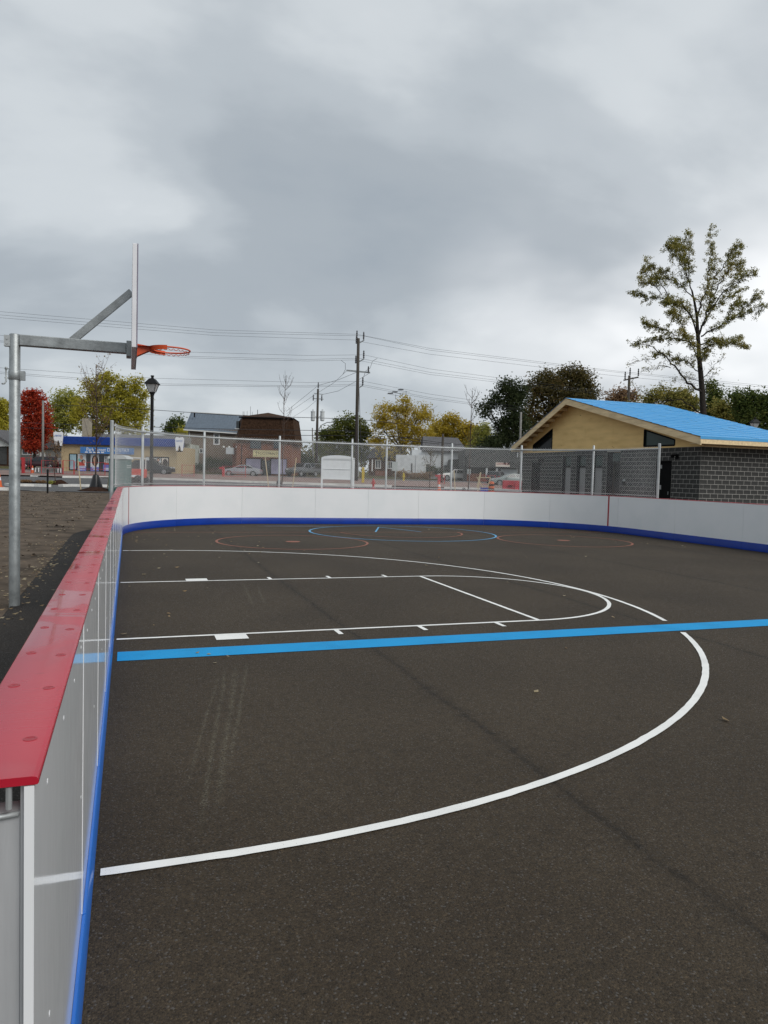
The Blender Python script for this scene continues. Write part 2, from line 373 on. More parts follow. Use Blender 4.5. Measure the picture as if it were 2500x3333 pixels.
def board_material():
    mt = bpy.data.materials.new('board_white'); mt.use_nodes = True; t = mt.node_tree; L = t.links.new
    b = t.nodes['Principled BSDF']; tc = N(t, 'ShaderNodeTexCoord'); co = tc.outputs['Object']
    n = N(t, 'ShaderNodeTexNoise'); n.inputs['Scale'].default_value = 1.4; n.inputs['Detail'].default_value = 6; L(co, n.inputs['Vector'])
    c = ramp(t, n.outputs[0], [(.3, (.75, .77, .775)), (.6, (.79, .80, .805)), (.8, (.81, .82, .82))])
    mp = N(t, 'ShaderNodeMapping'); mp.inputs['Scale'].default_value = (1, 5, 1.2); L(co, mp.inputs[0])
    s = N(t, 'ShaderNodeTexNoise'); s.inputs['Scale'].default_value = 5; s.inputs['Detail'].default_value = 9; s.inputs['Roughness'].default_value = .75; L(mp.outputs[0], s.inputs['Vector'])
    c = mixc(t, ramp(t, s.outputs[0], [(.66, 0.0), (.78, .25)]), c, (.55, .57, .58))
    mp3 = N(t, 'ShaderNodeMapping'); mp3.inputs['Scale'].default_value = (1, 1, 2.6); L(co, mp3.inputs[0])
    k3 = N(t, 'ShaderNodeTexNoise'); k3.inputs['Scale'].default_value = 5; k3.inputs['Detail'].default_value = 8; k3.inputs['Roughness'].default_value = .65; L(mp3.outputs[0], k3.inputs['Vector'])
    c = mixc(t, ramp(t, k3.outputs[0], [(.66, 0.0), (.74, .30)]), c, (.45, .46, .47))
    L(c, b.inputs['Base Color'])
    L(ramp(t, s.outputs[0], [(.35, .07), (.62, .11), (.78, .25)]), b.inputs['Roughness'])
    mp2 = N(t, 'ShaderNodeMapping'); mp2.inputs['Scale'].default_value = (1, .55, 2.2); L(co, mp2.inputs[0])
    w = N(t, 'ShaderNodeTexNoise'); w.inputs['Scale'].default_value = 1.6; w.inputs['Detail'].default_value = 2; L(mp2.outputs[0], w.inputs['Vector'])
    bp = N(t, 'ShaderNodeBump'); bp.inputs['Strength'].default_value = .05; bp.inputs['Distance'].default_value = .02
    L(w.outputs[0], bp.inputs['Height']); L(bp.outputs[0], b.inputs['Normal'])
    b.inputs['Specular IOR Level'].default_value = .035
    MATS['board_white'] = mt
board_material()

# ================================================================== GROUND
def frame(lat, s): return Vector((CAM.x, CAM.y, 0)) + Rh * lat + Wh * s
def strip(name, m, s0, s1, lat0, lat1, dz, ns=12, nl=8):
    b = MB()
    for i in range(ns + 1):
        s = s0 + (s1 - s0) * i / ns
        for j in range(nl + 1):
            p = frame(lat0 + (lat1 - lat0) * j / nl, s); b.v.append((p.x, p.y, tz(p.x, p.y) + dz))
    for i in range(ns):
        for j in range(nl):
            a = i * (nl + 1) + j; b.f.append((a, a + 1, a + nl + 2, a + nl + 1))
    return struct(b.build(name, m, smooth=True))
def build_ground():
    b = MB()
    ss = [-60, -30, -15] + [-12 + i * .75 for i in range(80)] + [50, 54, 58, 64, 70, 75, 80, 86, 92, 100, 108, 115, 130, 160, 220, 320, 400, 700, 1500]
    ll = [-1500, -600, -300, -150, -80, -50] + [-40 + i * .6 for i in range(93)] + [18, 22, 30, 45, 70, 110, 200, 400, 800, 1500]
    from mathutils import noise
    for s in ss:
        for l in ll:
            p = frame(l, s); z = tz(p.x, p.y) - .035
            if p.x < .3 and s < 46:
                k_ = max(0, min(1, (-.05 - p.x) * .8)); z += .034 * min(1, (.3 - p.x) * 4) + .05 * k_ * noise.noise((p.x * .6, p.y * .6, 0)) + .035 * k_ * noise.noise((p.x * 2.1, p.y * 2.1, 3))
            b.v.append((p.x, p.y, z))
    n = len(ll)
    for i in range(len(ss) - 1):
        for j in range(n - 1):
            a = i * n + j; b.f.append((a, a + 1, a + n + 1, a + n))
    struct(b.build('ground', 'soil', smooth=True))
build_ground()
strip('lawn', 'grass', 97, 400, -500, 500, -.015, 20, 4)
strip('road', 'road_asphalt', 47.5, 97.5, -300, 300, .0, 30, 6)
strip('verge', 'soil', 40, 52.2, 16, 60, .03, 6, 4)

# court and path sheets
from mathutils import noise as _nz
def _n0(x): return _nz.noise((x * 1.7, 0, 9))
XL, XR, YF, RC = 1.21, 15.66, 13.55, 4.25
XC = 8.58
SL = 9.30 + 7.86; SA = RC * math.pi / 2; SF = XR - XL - 2 * RC
def path(s, d=0.0, z=0.0):
    """point on the boards' inner face at arc length s, offset d outwards"""
    if s < SL: return Vector((XL - d, -7.86 + s, z))
    s -= SL
    if s < SA:
        a = math.pi - s / RC; return Vector((XL + RC + (RC + d) * math.cos(a), YF - RC + (RC + d) * math.sin(a), z))
    s -= SA
    if s < SF: return Vector((XL + RC + s, YF + d, z))
    s -= SF
    if s < SA:
        a = math.pi / 2 - s / RC; return Vector((XR - RC + (RC + d) * math.cos(a), YF - RC + (RC + d) * math.sin(a), z))
    s -= SA
    return Vector((XR + d, YF - RC - s, z))

pth = MB(); ss_ = [-10 + i * .5 for i in range(110)]
pth.add([q for s_ in ss_ for q in (path(s_, .03, .012), path(s_, 1.11 + .012 * _n0(s_), .012), path(s_, 1.13, -.06))], [(3 * i + j, 3 * i + 3 + j, 3 * i + 4 + j, 3 * i + 1 + j) for i in range(109) for j in range(2)])
struct(pth.build('path', 'path_asphalt'))
cp = [path(s_, .06, 0) for s_ in ss_]
court = struct(MB().add(cp, [tuple(range(len(cp)))]).build('court', 'court_asphalt'))
def poly_strip(name, pts, w, m, z=.004, parent=court):
    """painted line of width w along pts"""
    b = MB(); pts = [Vector((*p, 0)) for p in pts]; vs = []; q_ = []
    for p, q in zip(pts, pts[1:]):
        n_ = max(1, int((q - p).length / .06)); q_ += [p.lerp(q, i / n_) for i in range(n_)]
    pts = q_ + [pts[-1]]; k = len(pts)
    for i, p in enumerate(pts):
        d = (pts[min(i + 1, k - 1)] - pts[max(i - 1, 0)]).normalized(); n = Vector((-d.y, d.x, 0)) * w / 2
        ja, jb = rnd.gauss(1, .045), rnd.gauss(1, .045); vs += [p + n * ja + Vector((0, 0, z)), p - n * jb + Vector((0, 0, z))]
    b.add(vs, [(2 * i, 2 * i + 1, 2 * i + 3, 2 * i + 2) for i in range(k - 1)])
    return b.build(name, m, parent)
def arc(cx, cy, r, a0, a1, n=48): return [(cx + r * math.cos(math.radians(a0 + (a1 - a0) * i / n)), cy + r * math.sin(math.radians(a0 + (a1 - a0) * i / n))) for i in range(n + 1)]
FT = .3048; LH = 1.83 - .025; X0 = 1.245
for sgn in (-1, 1):
    poly_strip('lane_line', [(X0, sgn * LH), (19 * FT - .025, sgn * LH)], .05, 'line_white')
    b = MB(); y0, y1 = sgn * (LH + .024), sgn * (LH + .225)
    o = MB().quad((7 * FT, y0, .004), (8 * FT, y0, .004), (8 * FT, y1, .004), (7 * FT, y1, .004)).build('lane_block', 'line_white', court)
    for k in (11, 14, 17):
        MB().quad((k * FT - .025, y0, .004), (k * FT + .025, y0, .004), (k * FT + .025, y1, .004), (k * FT - .025, y1, .004)).build('lane_mark', 'line_white', court)
poly_strip('free_throw_line', [(19 * FT - .05, -LH + .026), (19 * FT - .05, LH - .026)], .05, 'line_white')
poly_strip('free_throw_arc', arc(19 * FT - .024, 0, LH, -90, 90), .05, 'line_white')
R3 = 6.02 - .025; CX = 5.25 * FT
full = [(X0, -R3)] + arc(CX, 0, R3, -90, 90, 120) + [(X0, R3)]
poly_strip('three_point_line', [p for p in full if p[1] < -2.71], .055, 'line_white', .006)
poly_strip('three_point_line', [p for p in full if p[1] > -2.24], .055, 'line_white', .006)
struct(court)
MB().quad((1.26, -2.635, .004), (15.6, -2.635, .004), (15.6, -2.315, .004), (1.26, -2.315, .004)).build('blue_line', 'line_blue', court)
poly_strip('goal_line', [(1.5, 10.37), (15.4, 10.37)], .05, 'line_red')
for sg in (-1, 1):
    poly_strip('faceoff_circle', arc(XC + sg * 3.63, 7.71, 1.73, 0, 360, 72), .055, 'line_red')
    MB().add([(x, y, .004) for x, y in arc(XC + sg * 3.63, 7.71, .17, 0, 345, 23)], [tuple(range(24))]).build('faceoff_dot', 'line_red', court)
poly_strip('goal_crease', arc(XC, 10.37, 1.75, 180, 360, 48), .05, 'line_red', .006)
poly_strip('lacrosse_crease', arc(XC, 10.15, 2.586, 0, 360, 90), .055, 'crease_blue', .008)
poly_strip('lacrosse_goal_mark', [(7.87, 10.40), (8.58, 12.22), (9.27, 10.46)], .05, 'crease_blue', .008)
# damp tar patch by the far boards
mat('tar_patch', (.022, .020, .019), .55, .3, 9, .3, 60)
pb = MB(); pr_ = random.Random(3)
pts = [(6.1 + (.95 + .3 * pr_.random()) * math.cos(a), 12.6 + (.3 + .14 * pr_.random()) * math.sin(a), .003) for a in [i * math.pi / 14 for i in range(28)]]
pb.add(pts, [tuple(range(28))]); pb.build('tar_patch', 'tar_patch', court)

# fallen leaves: uncountable litter
def leaves_on(name, spots, m, sizes=(.018, .042), z0=.006):
    b = MB()
    for x, y, z in spots:
        a = rnd.random() * 6.3; s = rnd.uniform(*sizes); w = s * rnd.uniform(.45, .7); q = rnd.uniform(.1, .5) * s
        ca, sa = math.cos(a), math.sin(a)
        loc_ = [(-s, 0, q * .5), (0, -w, 0), (s, 0, q), (0, w, q * .7)]
        b.add([(x + ca * p - sa * r, y + sa * p + ca * r, z + z0 + h) for p, r, h in loc_], [(0, 1, 2), (0, 2, 3)])
    return stuff(b.build(name, m, recalc=False))
leafmat('litter', [S(90, 70, 50), S(165, 140, 105), S(200, 185, 150), S(215, 205, 180)], 3)
sp = []
for _ in range(46): sp.append((rnd.uniform(1.35, 4.2) ** 1.0, rnd.uniform(3.0, 12.2), 0))
for _ in range(20): sp.append((1.3 + abs(rnd.gauss(0, .35)), rnd.uniform(-3, 10), 0))
for _ in range(34): sp.append((rnd.uniform(1.5, 15.3), rnd.uniform(-6.5, 12.8), 0))
for _ in range(14): sp.append((rnd.uniform(12.5, 15.4), rnd.uniform(4, 9.5), 0))
o = leaves_on('fallen_leaves', sp, MATS['litter']); tag(o, 'scattered dry leaves lying on the court asphalt', 'leaves')
sp = []
from mathutils import noise as _nz
for _ in range(2600):
    x = -abs(rnd.gauss(0, 6)) + .05; y = rnd.uniform(-2, 38)
    sp.append((x, y, .02))
for _ in range(260): sp.append((.1 + rnd.gauss(0, .12), rnd.uniform(-2, 8), .0))
o = leaves_on('leaf_litter', sp, MATS['litter'], (.014, .038), .012); tag(o, 'leaf litter strewn over bare soil beside the path', 'leaves')
# soil clods
b = MB()
for _ in range(1500):
    x = -abs(rnd.gauss(0, 7)) - .05; y = rnd.uniform(-2, 39); s = rnd.uniform(.015, .06)
    vs = [Vector((rnd.gauss(0, 1), rnd.gauss(0, 1), abs(rnd.gauss(0, .8)))).normalized() * s * rnd.uniform(.7, 1.2) + Vector((x, y, .01)) for _ in range(6)]
    b.add(vs, [(0, 1, 2), (0, 2, 3), (0, 3, 4), (1, 2, 5), (2, 3, 5), (3, 4, 5), (0, 1, 4), (1, 4, 5)])
o = stuff(b.build('soil_clods', 'soil', recalc=False)); tag(o, 'brown soil clods scattered over the bare ground', 'soil')

# ================================================================== RINK BOARDS
def samples(s0, s1):
    out = [s0]; k = max(1, int((s1 - s0) / .3))
    cur = any(a < s1 and s0 < b for a, b in ((SL, SL + SA), (SL + SA + SF, SL + 2 * SA + SF)))
    if cur:
        for i in range(1, k): out.append(s0 + (s1 - s0) * i / k)
    return out + [s1]
def sweep(s0, s1, prof):
    b = MB(); ss = samples(s0, s1); n = len(prof); vs = []
    for s in ss: vs += [path(s, d, z) for d, z in prof]
    fs = [(i * n + j, i * n + (j + 1) % n, (i + 1) * n + (j + 1) % n, (i + 1) * n + j) for i in range(len(ss) - 1) for j in range(n)]
    fs += [tuple(range(n)), tuple(range((len(ss) - 1) * n, len(ss) * n))[::-1]]
    return b.add(vs, fs)
boards = thing('rink_boards', 'white rink boards with red cap rail and blue kick plate around the court', 'rink boards', (0, 0, 0))
ST = SL + 2 * SA + SF
brk = [0, 1.26] + [1.26 + 1.21 * i for i in range(1, 13)] + [17.0, 20.73, 22.97, 25.28, 27.03, 28.78, 31.11, 33.3, 35.75, 38.2, 40.6, 43.0, 45.4, 47.8]
for a, c in zip(brk, brk[1:]):
    g = .0025
    sweep(a + g, c - g, [(0, .012), (.0135, .012), (.0135, 1.1305), (0, 1.1305)]).build('panel', 'board_white', boards, smooth=40)
    sweep(a + g, c - g, [(-.012, .004), (-.0008, .004), (-.0008, .195), (-.009, .198), (-.012, .194)]).build('kick_plate', 'kick_blue_sheen' if c < 16.5 else 'kick_blue', boards, smooth=40)
    sweep(a + .0016, c - .0016, [(-.004, 1.1325), (.122, 1.1325), (.122, 1.141), (.118, 1.145), (.003, 1.145), (-.003, 1.1435), (-.006, 1.140), (-.006, 1.1345)]).build('cap_rail', 'cap_red', boards, smooth=50)
    sweep(a + (.25 if a == 0 else .03), c - .03, [(.03, 1.075), (.10, 1.075), (.10, 1.128), (.03, 1.128)]).build('frame_rail', 'aluminium', boards)
    sweep(a + (.25 if a == 0 else .03), c - .03, [(.03, .02), (.10, .02), (.10, .08), (.03, .08)]).build('frame_rail', 'aluminium', boards)
for s in brk[1:-1]:
    p = path(s, .062); d = (path(s + .01) - path(s - .01)); M = Matrix.Rotation(math.atan2(d.y, d.x), 3, 'Z')
    MB().box((p.x, p.y, .57), (.06, .07, .97), M=M).build('frame_post', 'aluminium', boards)
for s in (SL + RC * .2548, SL + SA + SF + RC * 1.316):
    sweep(s - .028, s + .028, [(-.0035, .199), (-.0002, .199), (-.0002, 1.130), (-.0035, 1.130)]).build('goal_line_stripe', 'stripe_red', boards)
# the open end nearest the viewer: welded aluminium upright, flange and bolt
ep = MB(); ep.bb(1.108, 1.190, -7.842, -7.80, 0.0, 1.088); ep.build('end_upright', 'aluminium', boards, bevel=.003)
MB().bb(1.1905, 1.1968, -7.846, -7.77, .02, 1.129).build('end_flange', 'aluminium', boards)
MB().bb(1.092, 1.1065, -7.846, -7.77, .02, 1.129).build('end_flange', 'aluminium', boards)
MB().tube([(1.176, -7.853, 1.098), (1.176, -7.853, 1.131)], .0045, 8).build('bolt', 'galv_pale', boards)
wb = MB(); wb.tube([(1.11, -7.843, 1.081), (1.125, -7.844, 1.085), (1.14, -7.845, 1.082), (1.188, -7.844, 1.086)], .0045, 6); wb.build('weld', 'galv_pale', boards, smooth=True)
MB().lathe([(.0085, -7.8435), (.0085, -7.8425)], (1.115, 0, .905), 14, 'Y').build('bolt_hole', 'black_plastic', boards)
sm = MB().lathe([(.0115, 0), (.0115, .0008), (.0085, .0010), (.007, .0003), (.003, .0002)], (0, 0, 0), 12).mesh('screw'); sm.materials.append(MATS['screw_red'])
s = .17
while s < 11:
    for d in (.024, .092): put('screw', sm, boards, path(s + (.03 if d > .05 else 0) + rnd.uniform(-.01, .01), d, 1.1448))
    s += .29
for s in brk[1:13]: sweep(s - .0028, s + .0028, [(-.0012, .2), (.002, .2), (.002, 1.130), (-.0012, 1.130)]).build('seam_highlight', 'highlight_white', boards)  # thin pale strips painting the light caught by the panel edges
bs_ = MB().lathe([(.006, -.0022), (.005, 0), (.006, .0)], (0, 0, 0), 8, 'X').mesh('board_screw'); bs_.materials.append(MATS['highlight_white'])
for i in range(26):
    for z in ((1.06, .62) if i % 3 == 0 else (1.06,)): put('board_screw', bs_, boards, path(.22 + i * .31 + rnd.uniform(-.03, .03), -.001, z + rnd.uniform(-.012, .012)))
# ================================================================== CHAIN-LINK FENCE
def projuv(p):
    d = p - CAM; w = d.dot(W); return 1250 + F * d.dot(R) / w, 1666.5 - F * d.dot(U) / w
fence = thing('chain_link_fence', 'galvanised chain-link fence standing on the far curved rink boards', 'fence', (0, 0, 0))
FD = .19; S0, S1 = 17.0, 37.15
def s_at(u, d=FD):
    best = min((abs(projuv(path(S0 + i * .02, d, 2.6))[0] - u), S0 + i * .02) for i in range(int((S1 - S0) / .02)))
    return best[1]
posts = [S0] + [s_at(u) for u in (470, 668, 912, 1149, 1262, 1474, 1697, 1930)] + [S1]
for i, s in enumerate(posts):
    r = .042 if i in (0, len(posts) - 1) else .034
    p = path(s, FD + .05); top = 2.72 if 0 < i else 2.68
    MB().tube([(p.x, p.y, 0), (p.x, p.y, top), (p.x, p.y, top + .012)], [r, r, r * .7], 12).build('post', 'galv_pale', fence, smooth=40)
ss = [S0 + (S1 - S0) * i / 90 for i in range(91)]
MB().tube([path(s, FD + .002, 2.575) for s in ss], .024, 8).build('top_rail', 'galv_pale', fence, smooth=True)
MB().tube([path(s, FD + .002, 1.20) for s in ss], .012, 6).build('bottom_rail', 'galv_pale', fence, smooth=True)
wm = MB(); pp = .0375; nst = int((S1 - S0) / pp); zb, zt = 1.14, 2.66; nk = int((zt - zb) / pp); wr = .0028
for i in range(nst):
    pts = [path(S0 + (i + (k + i) % 2) * pp, FD - .022 + (.004 if k % 2 else 0), zb + k * pp) for k in range(nk + 1)]
    vs = []; fs = []
    t0 = (path(S0 + (i + 1) * pp, FD) - path(S0 + i * pp, FD)).normalized(); nrm = Vector((-t0.y, t0.x, 0))
    for p in pts: vs += [p + nrm * wr, p - nrm * wr * .5 + t0 * wr * .87, p - nrm * wr * .5 - t0 * wr * .87]
    for k in range(nk):
        a = 3 * k; fs += [(a, a + 1, a + 4, a + 3), (a + 1, a + 2, a + 5, a + 4), (a + 2, a, a + 3, a + 5)]
    wm.add(vs, fs)
stuff(wm.build('wire_mesh', 'wire_galv', fence, recalc=False))

# ================================================================== BASKETBALL HOOP
PX, PY = .13, .15
hoop = thing('basketball_hoop', 'galvanised basketball post with backboard and orange rim over the boards', 'basketball hoop', (PX, PY, 0))
def hp(x, y, z): return (x - PX, y - PY, z)
MB().tube([(0, 0, -.05), (0, 0, 3.04), (0, 0, 3.05)], [.0575, .0575, .05], 24).build('pole', 'galv', hoop, smooth=40)
BX = 1.40; AZ = 2.985
MB().bb(.05, BX - .10 - PX, -.05, .05, AZ - .06, AZ + .06).build('arm', 'galv', hoop, bevel=.008)
MB().bar((.565, 0, AZ + .02), (BX - .05 - PX, 0, AZ + .655), .06, .078).build('brace', 'galv', hoop)
MB().bb(BX - .1 - PX, BX - .047 - PX, -.10, .10, AZ - .10, AZ + .08).build('mounting_bracket', 'galv', hoop, bevel=.006)
MB().bb(BX - .045 - PX, BX - PX, -.915 - PY, .915 - PY, 2.845, 3.90).build('backboard', 'backboard_edge', hoop, bevel=.004)
bt = MB(); bt.bb(BX - PX + .001, BX + .012 - PX, -.915 - PY, .915 - PY, 2.845, 3.90); bt.build('backboard_face', 'backboard_trim', hoop)
lw = MB()      # white shooting square outline on the face
for a, c in (((-.3, 3.1), (.3, 3.1)), ((-.3, 3.55), (.3, 3.55)), ((-.3, 3.1), (-.3, 3.55)), ((.3, 3.1), (.3, 3.55))):
    lw.bb(BX + .013 - PX, BX + .015 - PX, min(a[0], c[0]) - .025 - PY, max(a[0], c[0]) + .025 - PY, min(a[1], c[1]) - .025, max(a[1], c[1]) + .025)
lw.build('target_square', 'line_white', hoop)
RZ = 2.985; RX = BX + .15 + .2286
rim = MB().tube([(RX - PX + .2286 * math.cos(a), -PY + .2286 * math.sin(a), RZ) for a in [i * math.pi / 20 for i in range(41)]], .0095, 8, False).build('rim', 'orange_rim', hoop, smooth=True)
cl = MB(); cl.tube([(RX - PX + (.2286 - .010) * math.cos(a), -PY + (.2286 - .010) * math.sin(a), RZ - .018 - .016 * (.5 + .5 * math.cos(a * 24))) for a in [i * math.pi / 96 for i in range(193)]], .0035, 5, False)
cl.build('net_loops', 'orange_rim', rim, smooth=True)
bk = MB()
bk.prism([(0, .035), (.16, .016), (.16, -.02), (0, -.105)], (BX + .012 - PX, -.06 - PY, RZ), (1, 0, 0), (0, 0, 1), (0, .004, 0))
bk.prism([(0, .035), (.16, .016), (.16, -.02), (0, -.105)], (BX + .012 - PX, .056 - PY, RZ), (1, 0, 0), (0, 0, 1), (0, .004, 0))
bk.add([(BX + .012 - PX, -.09 - PY, RZ + .012), (BX + .012 - PX, .09 - PY, RZ + .012), (RX - PX - .05, .17 - PY, RZ + .010), (RX - PX - .19, .05 - PY, RZ + .010), (RX - PX - .19, -.05 - PY, RZ + .010), (RX - PX - .05, -.17 - PY, RZ + .010)], [(0, 1, 2, 3, 4, 5)])
bk.bb(BX + .012 - PX, BX + .018 - PX, -.09 - PY, .09 - PY, RZ - .11, RZ + .04)
bk.build('rim_bracket', 'orange_rim', hoop)
fl = MB()
for a0 in (100, 180):
    pts = [math.radians(a0 + i * 8) for i in range(11)]
    fl.add([(RX - PX + .236 * math.cos(a), -PY + .236 * math.sin(a), z) for a in pts for z in (RZ + .02, RZ - .03)], [(2 * i, 2 * i + 1, 2 * i + 3, 2 * i + 2) for i in range(10)])
fl.build('rim_flange', 'orange_rim', hoop, smooth=True)
cb = MB(); cb.lathe([(.062, 2.545), (.066, 2.55), (.066, 2.64), (.062, 2.645)], (0, 0, 0), 24); cb.bb(.05, .105, -.03, .03, 2.545, 2.645); clampo = cb.build('clamp', 'galv', hoop, smooth=40)
MB().tube([(-.085, -.02, 2.67), (-.085, -.02, 2.52), (-.10, -.03, 2.495), (-.12, -.05, 2.49)], .009, 8).build('crank', 'galv', clampo, smooth=True)
kb = MB(); kb.lathe([(.012, 2.655), (.014, 2.665), (.012, 2.68)], (-.085, -.02, 0), 8); kb.bar((-.05, -.02, 2.66), (-.1, -.02, 2.66), .012); kb.bar((-.05, -.02, 2.56), (-.1, -.02, 2.56), .012); kb.build('crank_bracket', 'galv', clampo)
pl = MB(); pl.bb(-.105, -.045, -.035, .035, 2.91, 3.03); pl.lathe([(.011, -.042), (.011, -.036)], (-.075, 0, 2.99), 8, 'Y'); pl.lathe([(.011, -.042), (.011, -.036)], (-.075, 0, 2.94), 8, 'Y'); pl.build('end_plate', 'galv_pale', hoop)

# ================================================================== PAVILION (block building under construction)
mat('block_dark', (.050, .050, .048), .9, .22, 5, .25, 60, spec=.2, detail=8)
mat('mortar', (.42, .41, .38), .95, .12, 9, .2, 60, spec=.2)
mat('plywood', (.80, .56, .245), .75, .09, 1.6, .06, 20, spec=.25, stretch=(1, .5, 2.2), detail=9, col2=(.68, .46, .185))
mat('lumber', (.77, .60, .36), .7, .16, 3, .05, 20, spec=.25, stretch=(3, .5, 3), detail=8)
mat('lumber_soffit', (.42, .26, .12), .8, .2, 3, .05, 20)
mat('membrane_blue', (.085, .36, .68), .5, .07, 1.5, .35, 2.5, spec=.3, stretch=(.6, 2.5, 1))
mat('glass_dark', (.008, .011, .011), .12, .2, 1, spec=.12)
mat('glass_green', (.035, .058, .050), .12, .2, 1, spec=.25)
mat('frame_black', (.004, .004, .0045), .7, .2, 4, spec=.1)
mat('door_grey', (.27, .27, .265), .55, .06, 3)
mat('void', (.006, .006, .007), .8, .2, 4)
mat('device_grey', (.35, .36, .36), .5, .1, 4)
def add_knots(name, scale, col):
    t = MATS[name].node_tree; b = t.nodes['Principled BSDF']; src = b.inputs['Base Color'].links[0].from_socket
    tc = N(t, 'ShaderNodeTexCoord'); mp = N(t, 'ShaderNodeMapping'); mp.inputs['Scale'].default_value = (1, .6, 1); t.links.new(tc.outputs['Object'], mp.inputs[0])
    v = N(t, 'ShaderNodeTexVoronoi'); v.inputs['Scale'].default_value = scale; t.links.new(mp.outputs[0], v.inputs['Vector'])
    sp = N(t, 'ShaderNodeSeparateColor'); t.links.new(v.outputs['Color'], sp.inputs[0])
    k = mathn(t, 'MULTIPLY', ramp(t, v.outputs['Distance'], [(.05, 1.0), (.11, .0)]), ramp(t, sp.outputs[0], [(.45, 0.0), (.6, .8)]))
    t.links.new(mixc(t, k, src, col), b.inputs['Base Color'])
add_knots('plywood', 3.0, (.20, .11, .045)); add_knots('lumber', 2.6, (.25, .14, .06))
XG, YA, YB = 24.66, 16.55, 31.75       # gable wall plane, near and far corner
BT = 3.20                                # top of the block work
XE = 29.9                                # back wall
pav = thing('block_pavilion', 'unfinished dark block pavilion with plywood gable and sky blue roof membrane', 'building', (XG, YA, 0))
def pl_(x, y, z): return Vector((x - XG, y - YA, z))
def side_p(u, v, X=XG):
    d = ray(u, v); t = (X - CAM.x) / d.x; return CAM + d * t
opens = []      # (y0, y1, z0, z1, kind)
def op(u0, u1, top, kind):
    y1 = side_p(u0, 1505).y; y0 = side_p(u1, 1505).y; opens.append((y0, y1, 0, top, kind))
op(1730, 1760, 2.62, 'door'); op(1830, 1858.5, 2.99, 'leaf'); op(1876, 1906.5, 2.99, 'leaf'); op(1925.5, 1961, 2.99, 'leaf'); op(1975, 2019.5, 3.10, 'void'); op(2135, 2187.5, 2.62, 'door2')
# walls (mortar core) with openings
wall = MB()
ys = sorted({YA + .0025, YB} | {y for o in opens for y in o[:2]})
for y0, y1 in zip(ys, ys[1:]):
    ym = (y0 + y1) / 2; zt = 0
    for o in opens:
        if o[0] < ym < o[1]: zt = o[3]
    wall.bb(.0025, .20, y0 - YA, y1 - YA, zt, BT)
wall.bb(.21, XE - XG, .0025, .20, 0, BT); wall.bb(.21, XE - XG, YB - YA - .2, YB - YA, 0, BT); wall.bb(XE - XG - .2, XE - XG, .21, YB - YA - .21, 0, BT)
wallo = wall.build('block_wall', 'mortar', pav)
BLh, BLl, J = .2032, .4064, .013
full = {}
cands = []
def addblock(axis, a0, a1, z0, z1):
    cands.append((axis, a0, a1, z0, z1))
nc = 16; zoff = BT - nc * BLh
for c in range(nc):
    z0 = max(0, zoff + c * BLh); z1 = zoff + (c + 1) * BLh
    a = -(BLl / 2 if c % 2 else 0)
    # gable wall, running away from the near corner
    y = a + (0.2 if c % 2 == 0 else 0)
    if c % 2 == 0: segs = [(0, .2)]
    else: segs = []
    y = .2 if c % 2 == 0 else 0
    while y < YB - YA - .05:
        segs.append((y, min(y + BLl, YB - YA))); y += BLl
    for s0, s1 in segs:
        parts = [(s0, s1)]
        for o in opens:
            if z0 + .05 < o[3] and z1 > o[2]:
                q = []
                for p0, p1 in parts:
                    b0, b1 = o[0] - YA, o[1] - YA
                    if b1 <= p0 or b0 >= p1: q.append((p0, p1)); continue
                    if p0 < b0: q.append((p0, b0))
                    if p1 > b1: q.append((b1, p1))
                parts = q
        for p0, p1 in parts:
            if p1 - p0 > .03: addblock('Y', p0, p1, z0, z1)
    x = 0.0 if c % 2 == 0 else .2
    if c % 2: addblock('X', 0.0, .2, z0, z1)
    while x < XE - XG - .05:
        addblock('X', x, min(x + BLl, XE - XG), z0, z1); x += BLl
def vis(cd_):
    ax, a0, a1, z0, z1 = cd_
    p = Vector((XG, YA + (a0 + a1) / 2, (z0 + z1) / 2)) if ax == 'Y' else Vector((XG + (a0 + a1) / 2, YA, (z0 + z1) / 2))
    u, v = projuv(p); lim = 1600 + (u - 1698) * .0615
    return (u < 2530 and v < lim + 12), (p - CAM).length
info = sorted(((not vis(c)[0], vis(c)[1], c) for c in cands), key=lambda t: t[:2])
rest = MB(); cnt = 0
def blk(axis, ln, h):
    key = (axis, round(ln, 3), round(h, 3))
    if key not in full:
        b = MB(); l, hh = ln - J, h - J; dp = .06; e = .004
        vs = [(0, -l / 2, -hh / 2), (0, l / 2, -hh / 2), (0, l / 2, hh / 2), (0, -l / 2, hh / 2)]
        out = [(-.001, -l / 2 + e, -hh / 2 + e), (-.001, l / 2 - e, -hh / 2 + e), (-.001, l / 2 - e, hh / 2 - e), (-.001, -l / 2 + e, hh / 2 - e)]
        bk_ = [(dp, y, z) for _, y, z in vs]; vs = [(.003, y, z) for _, y, z in vs]
        allv = out + vs + bk_
        fs = [(0, 1, 2, 3)] + [(i, (i + 1) % 4, (i + 1) % 4 + 4, i + 4) for i in range(4)] + [(i + 4, (i + 1) % 4 + 4, (i + 1) % 4 + 8, i + 8) for i in range(4)]
        if axis == 'X': allv = [(y, x, z) for x, y, z in allv]
        b.add(allv, fs); full[key] = b
    return full[key]
bmesh_cache = {}
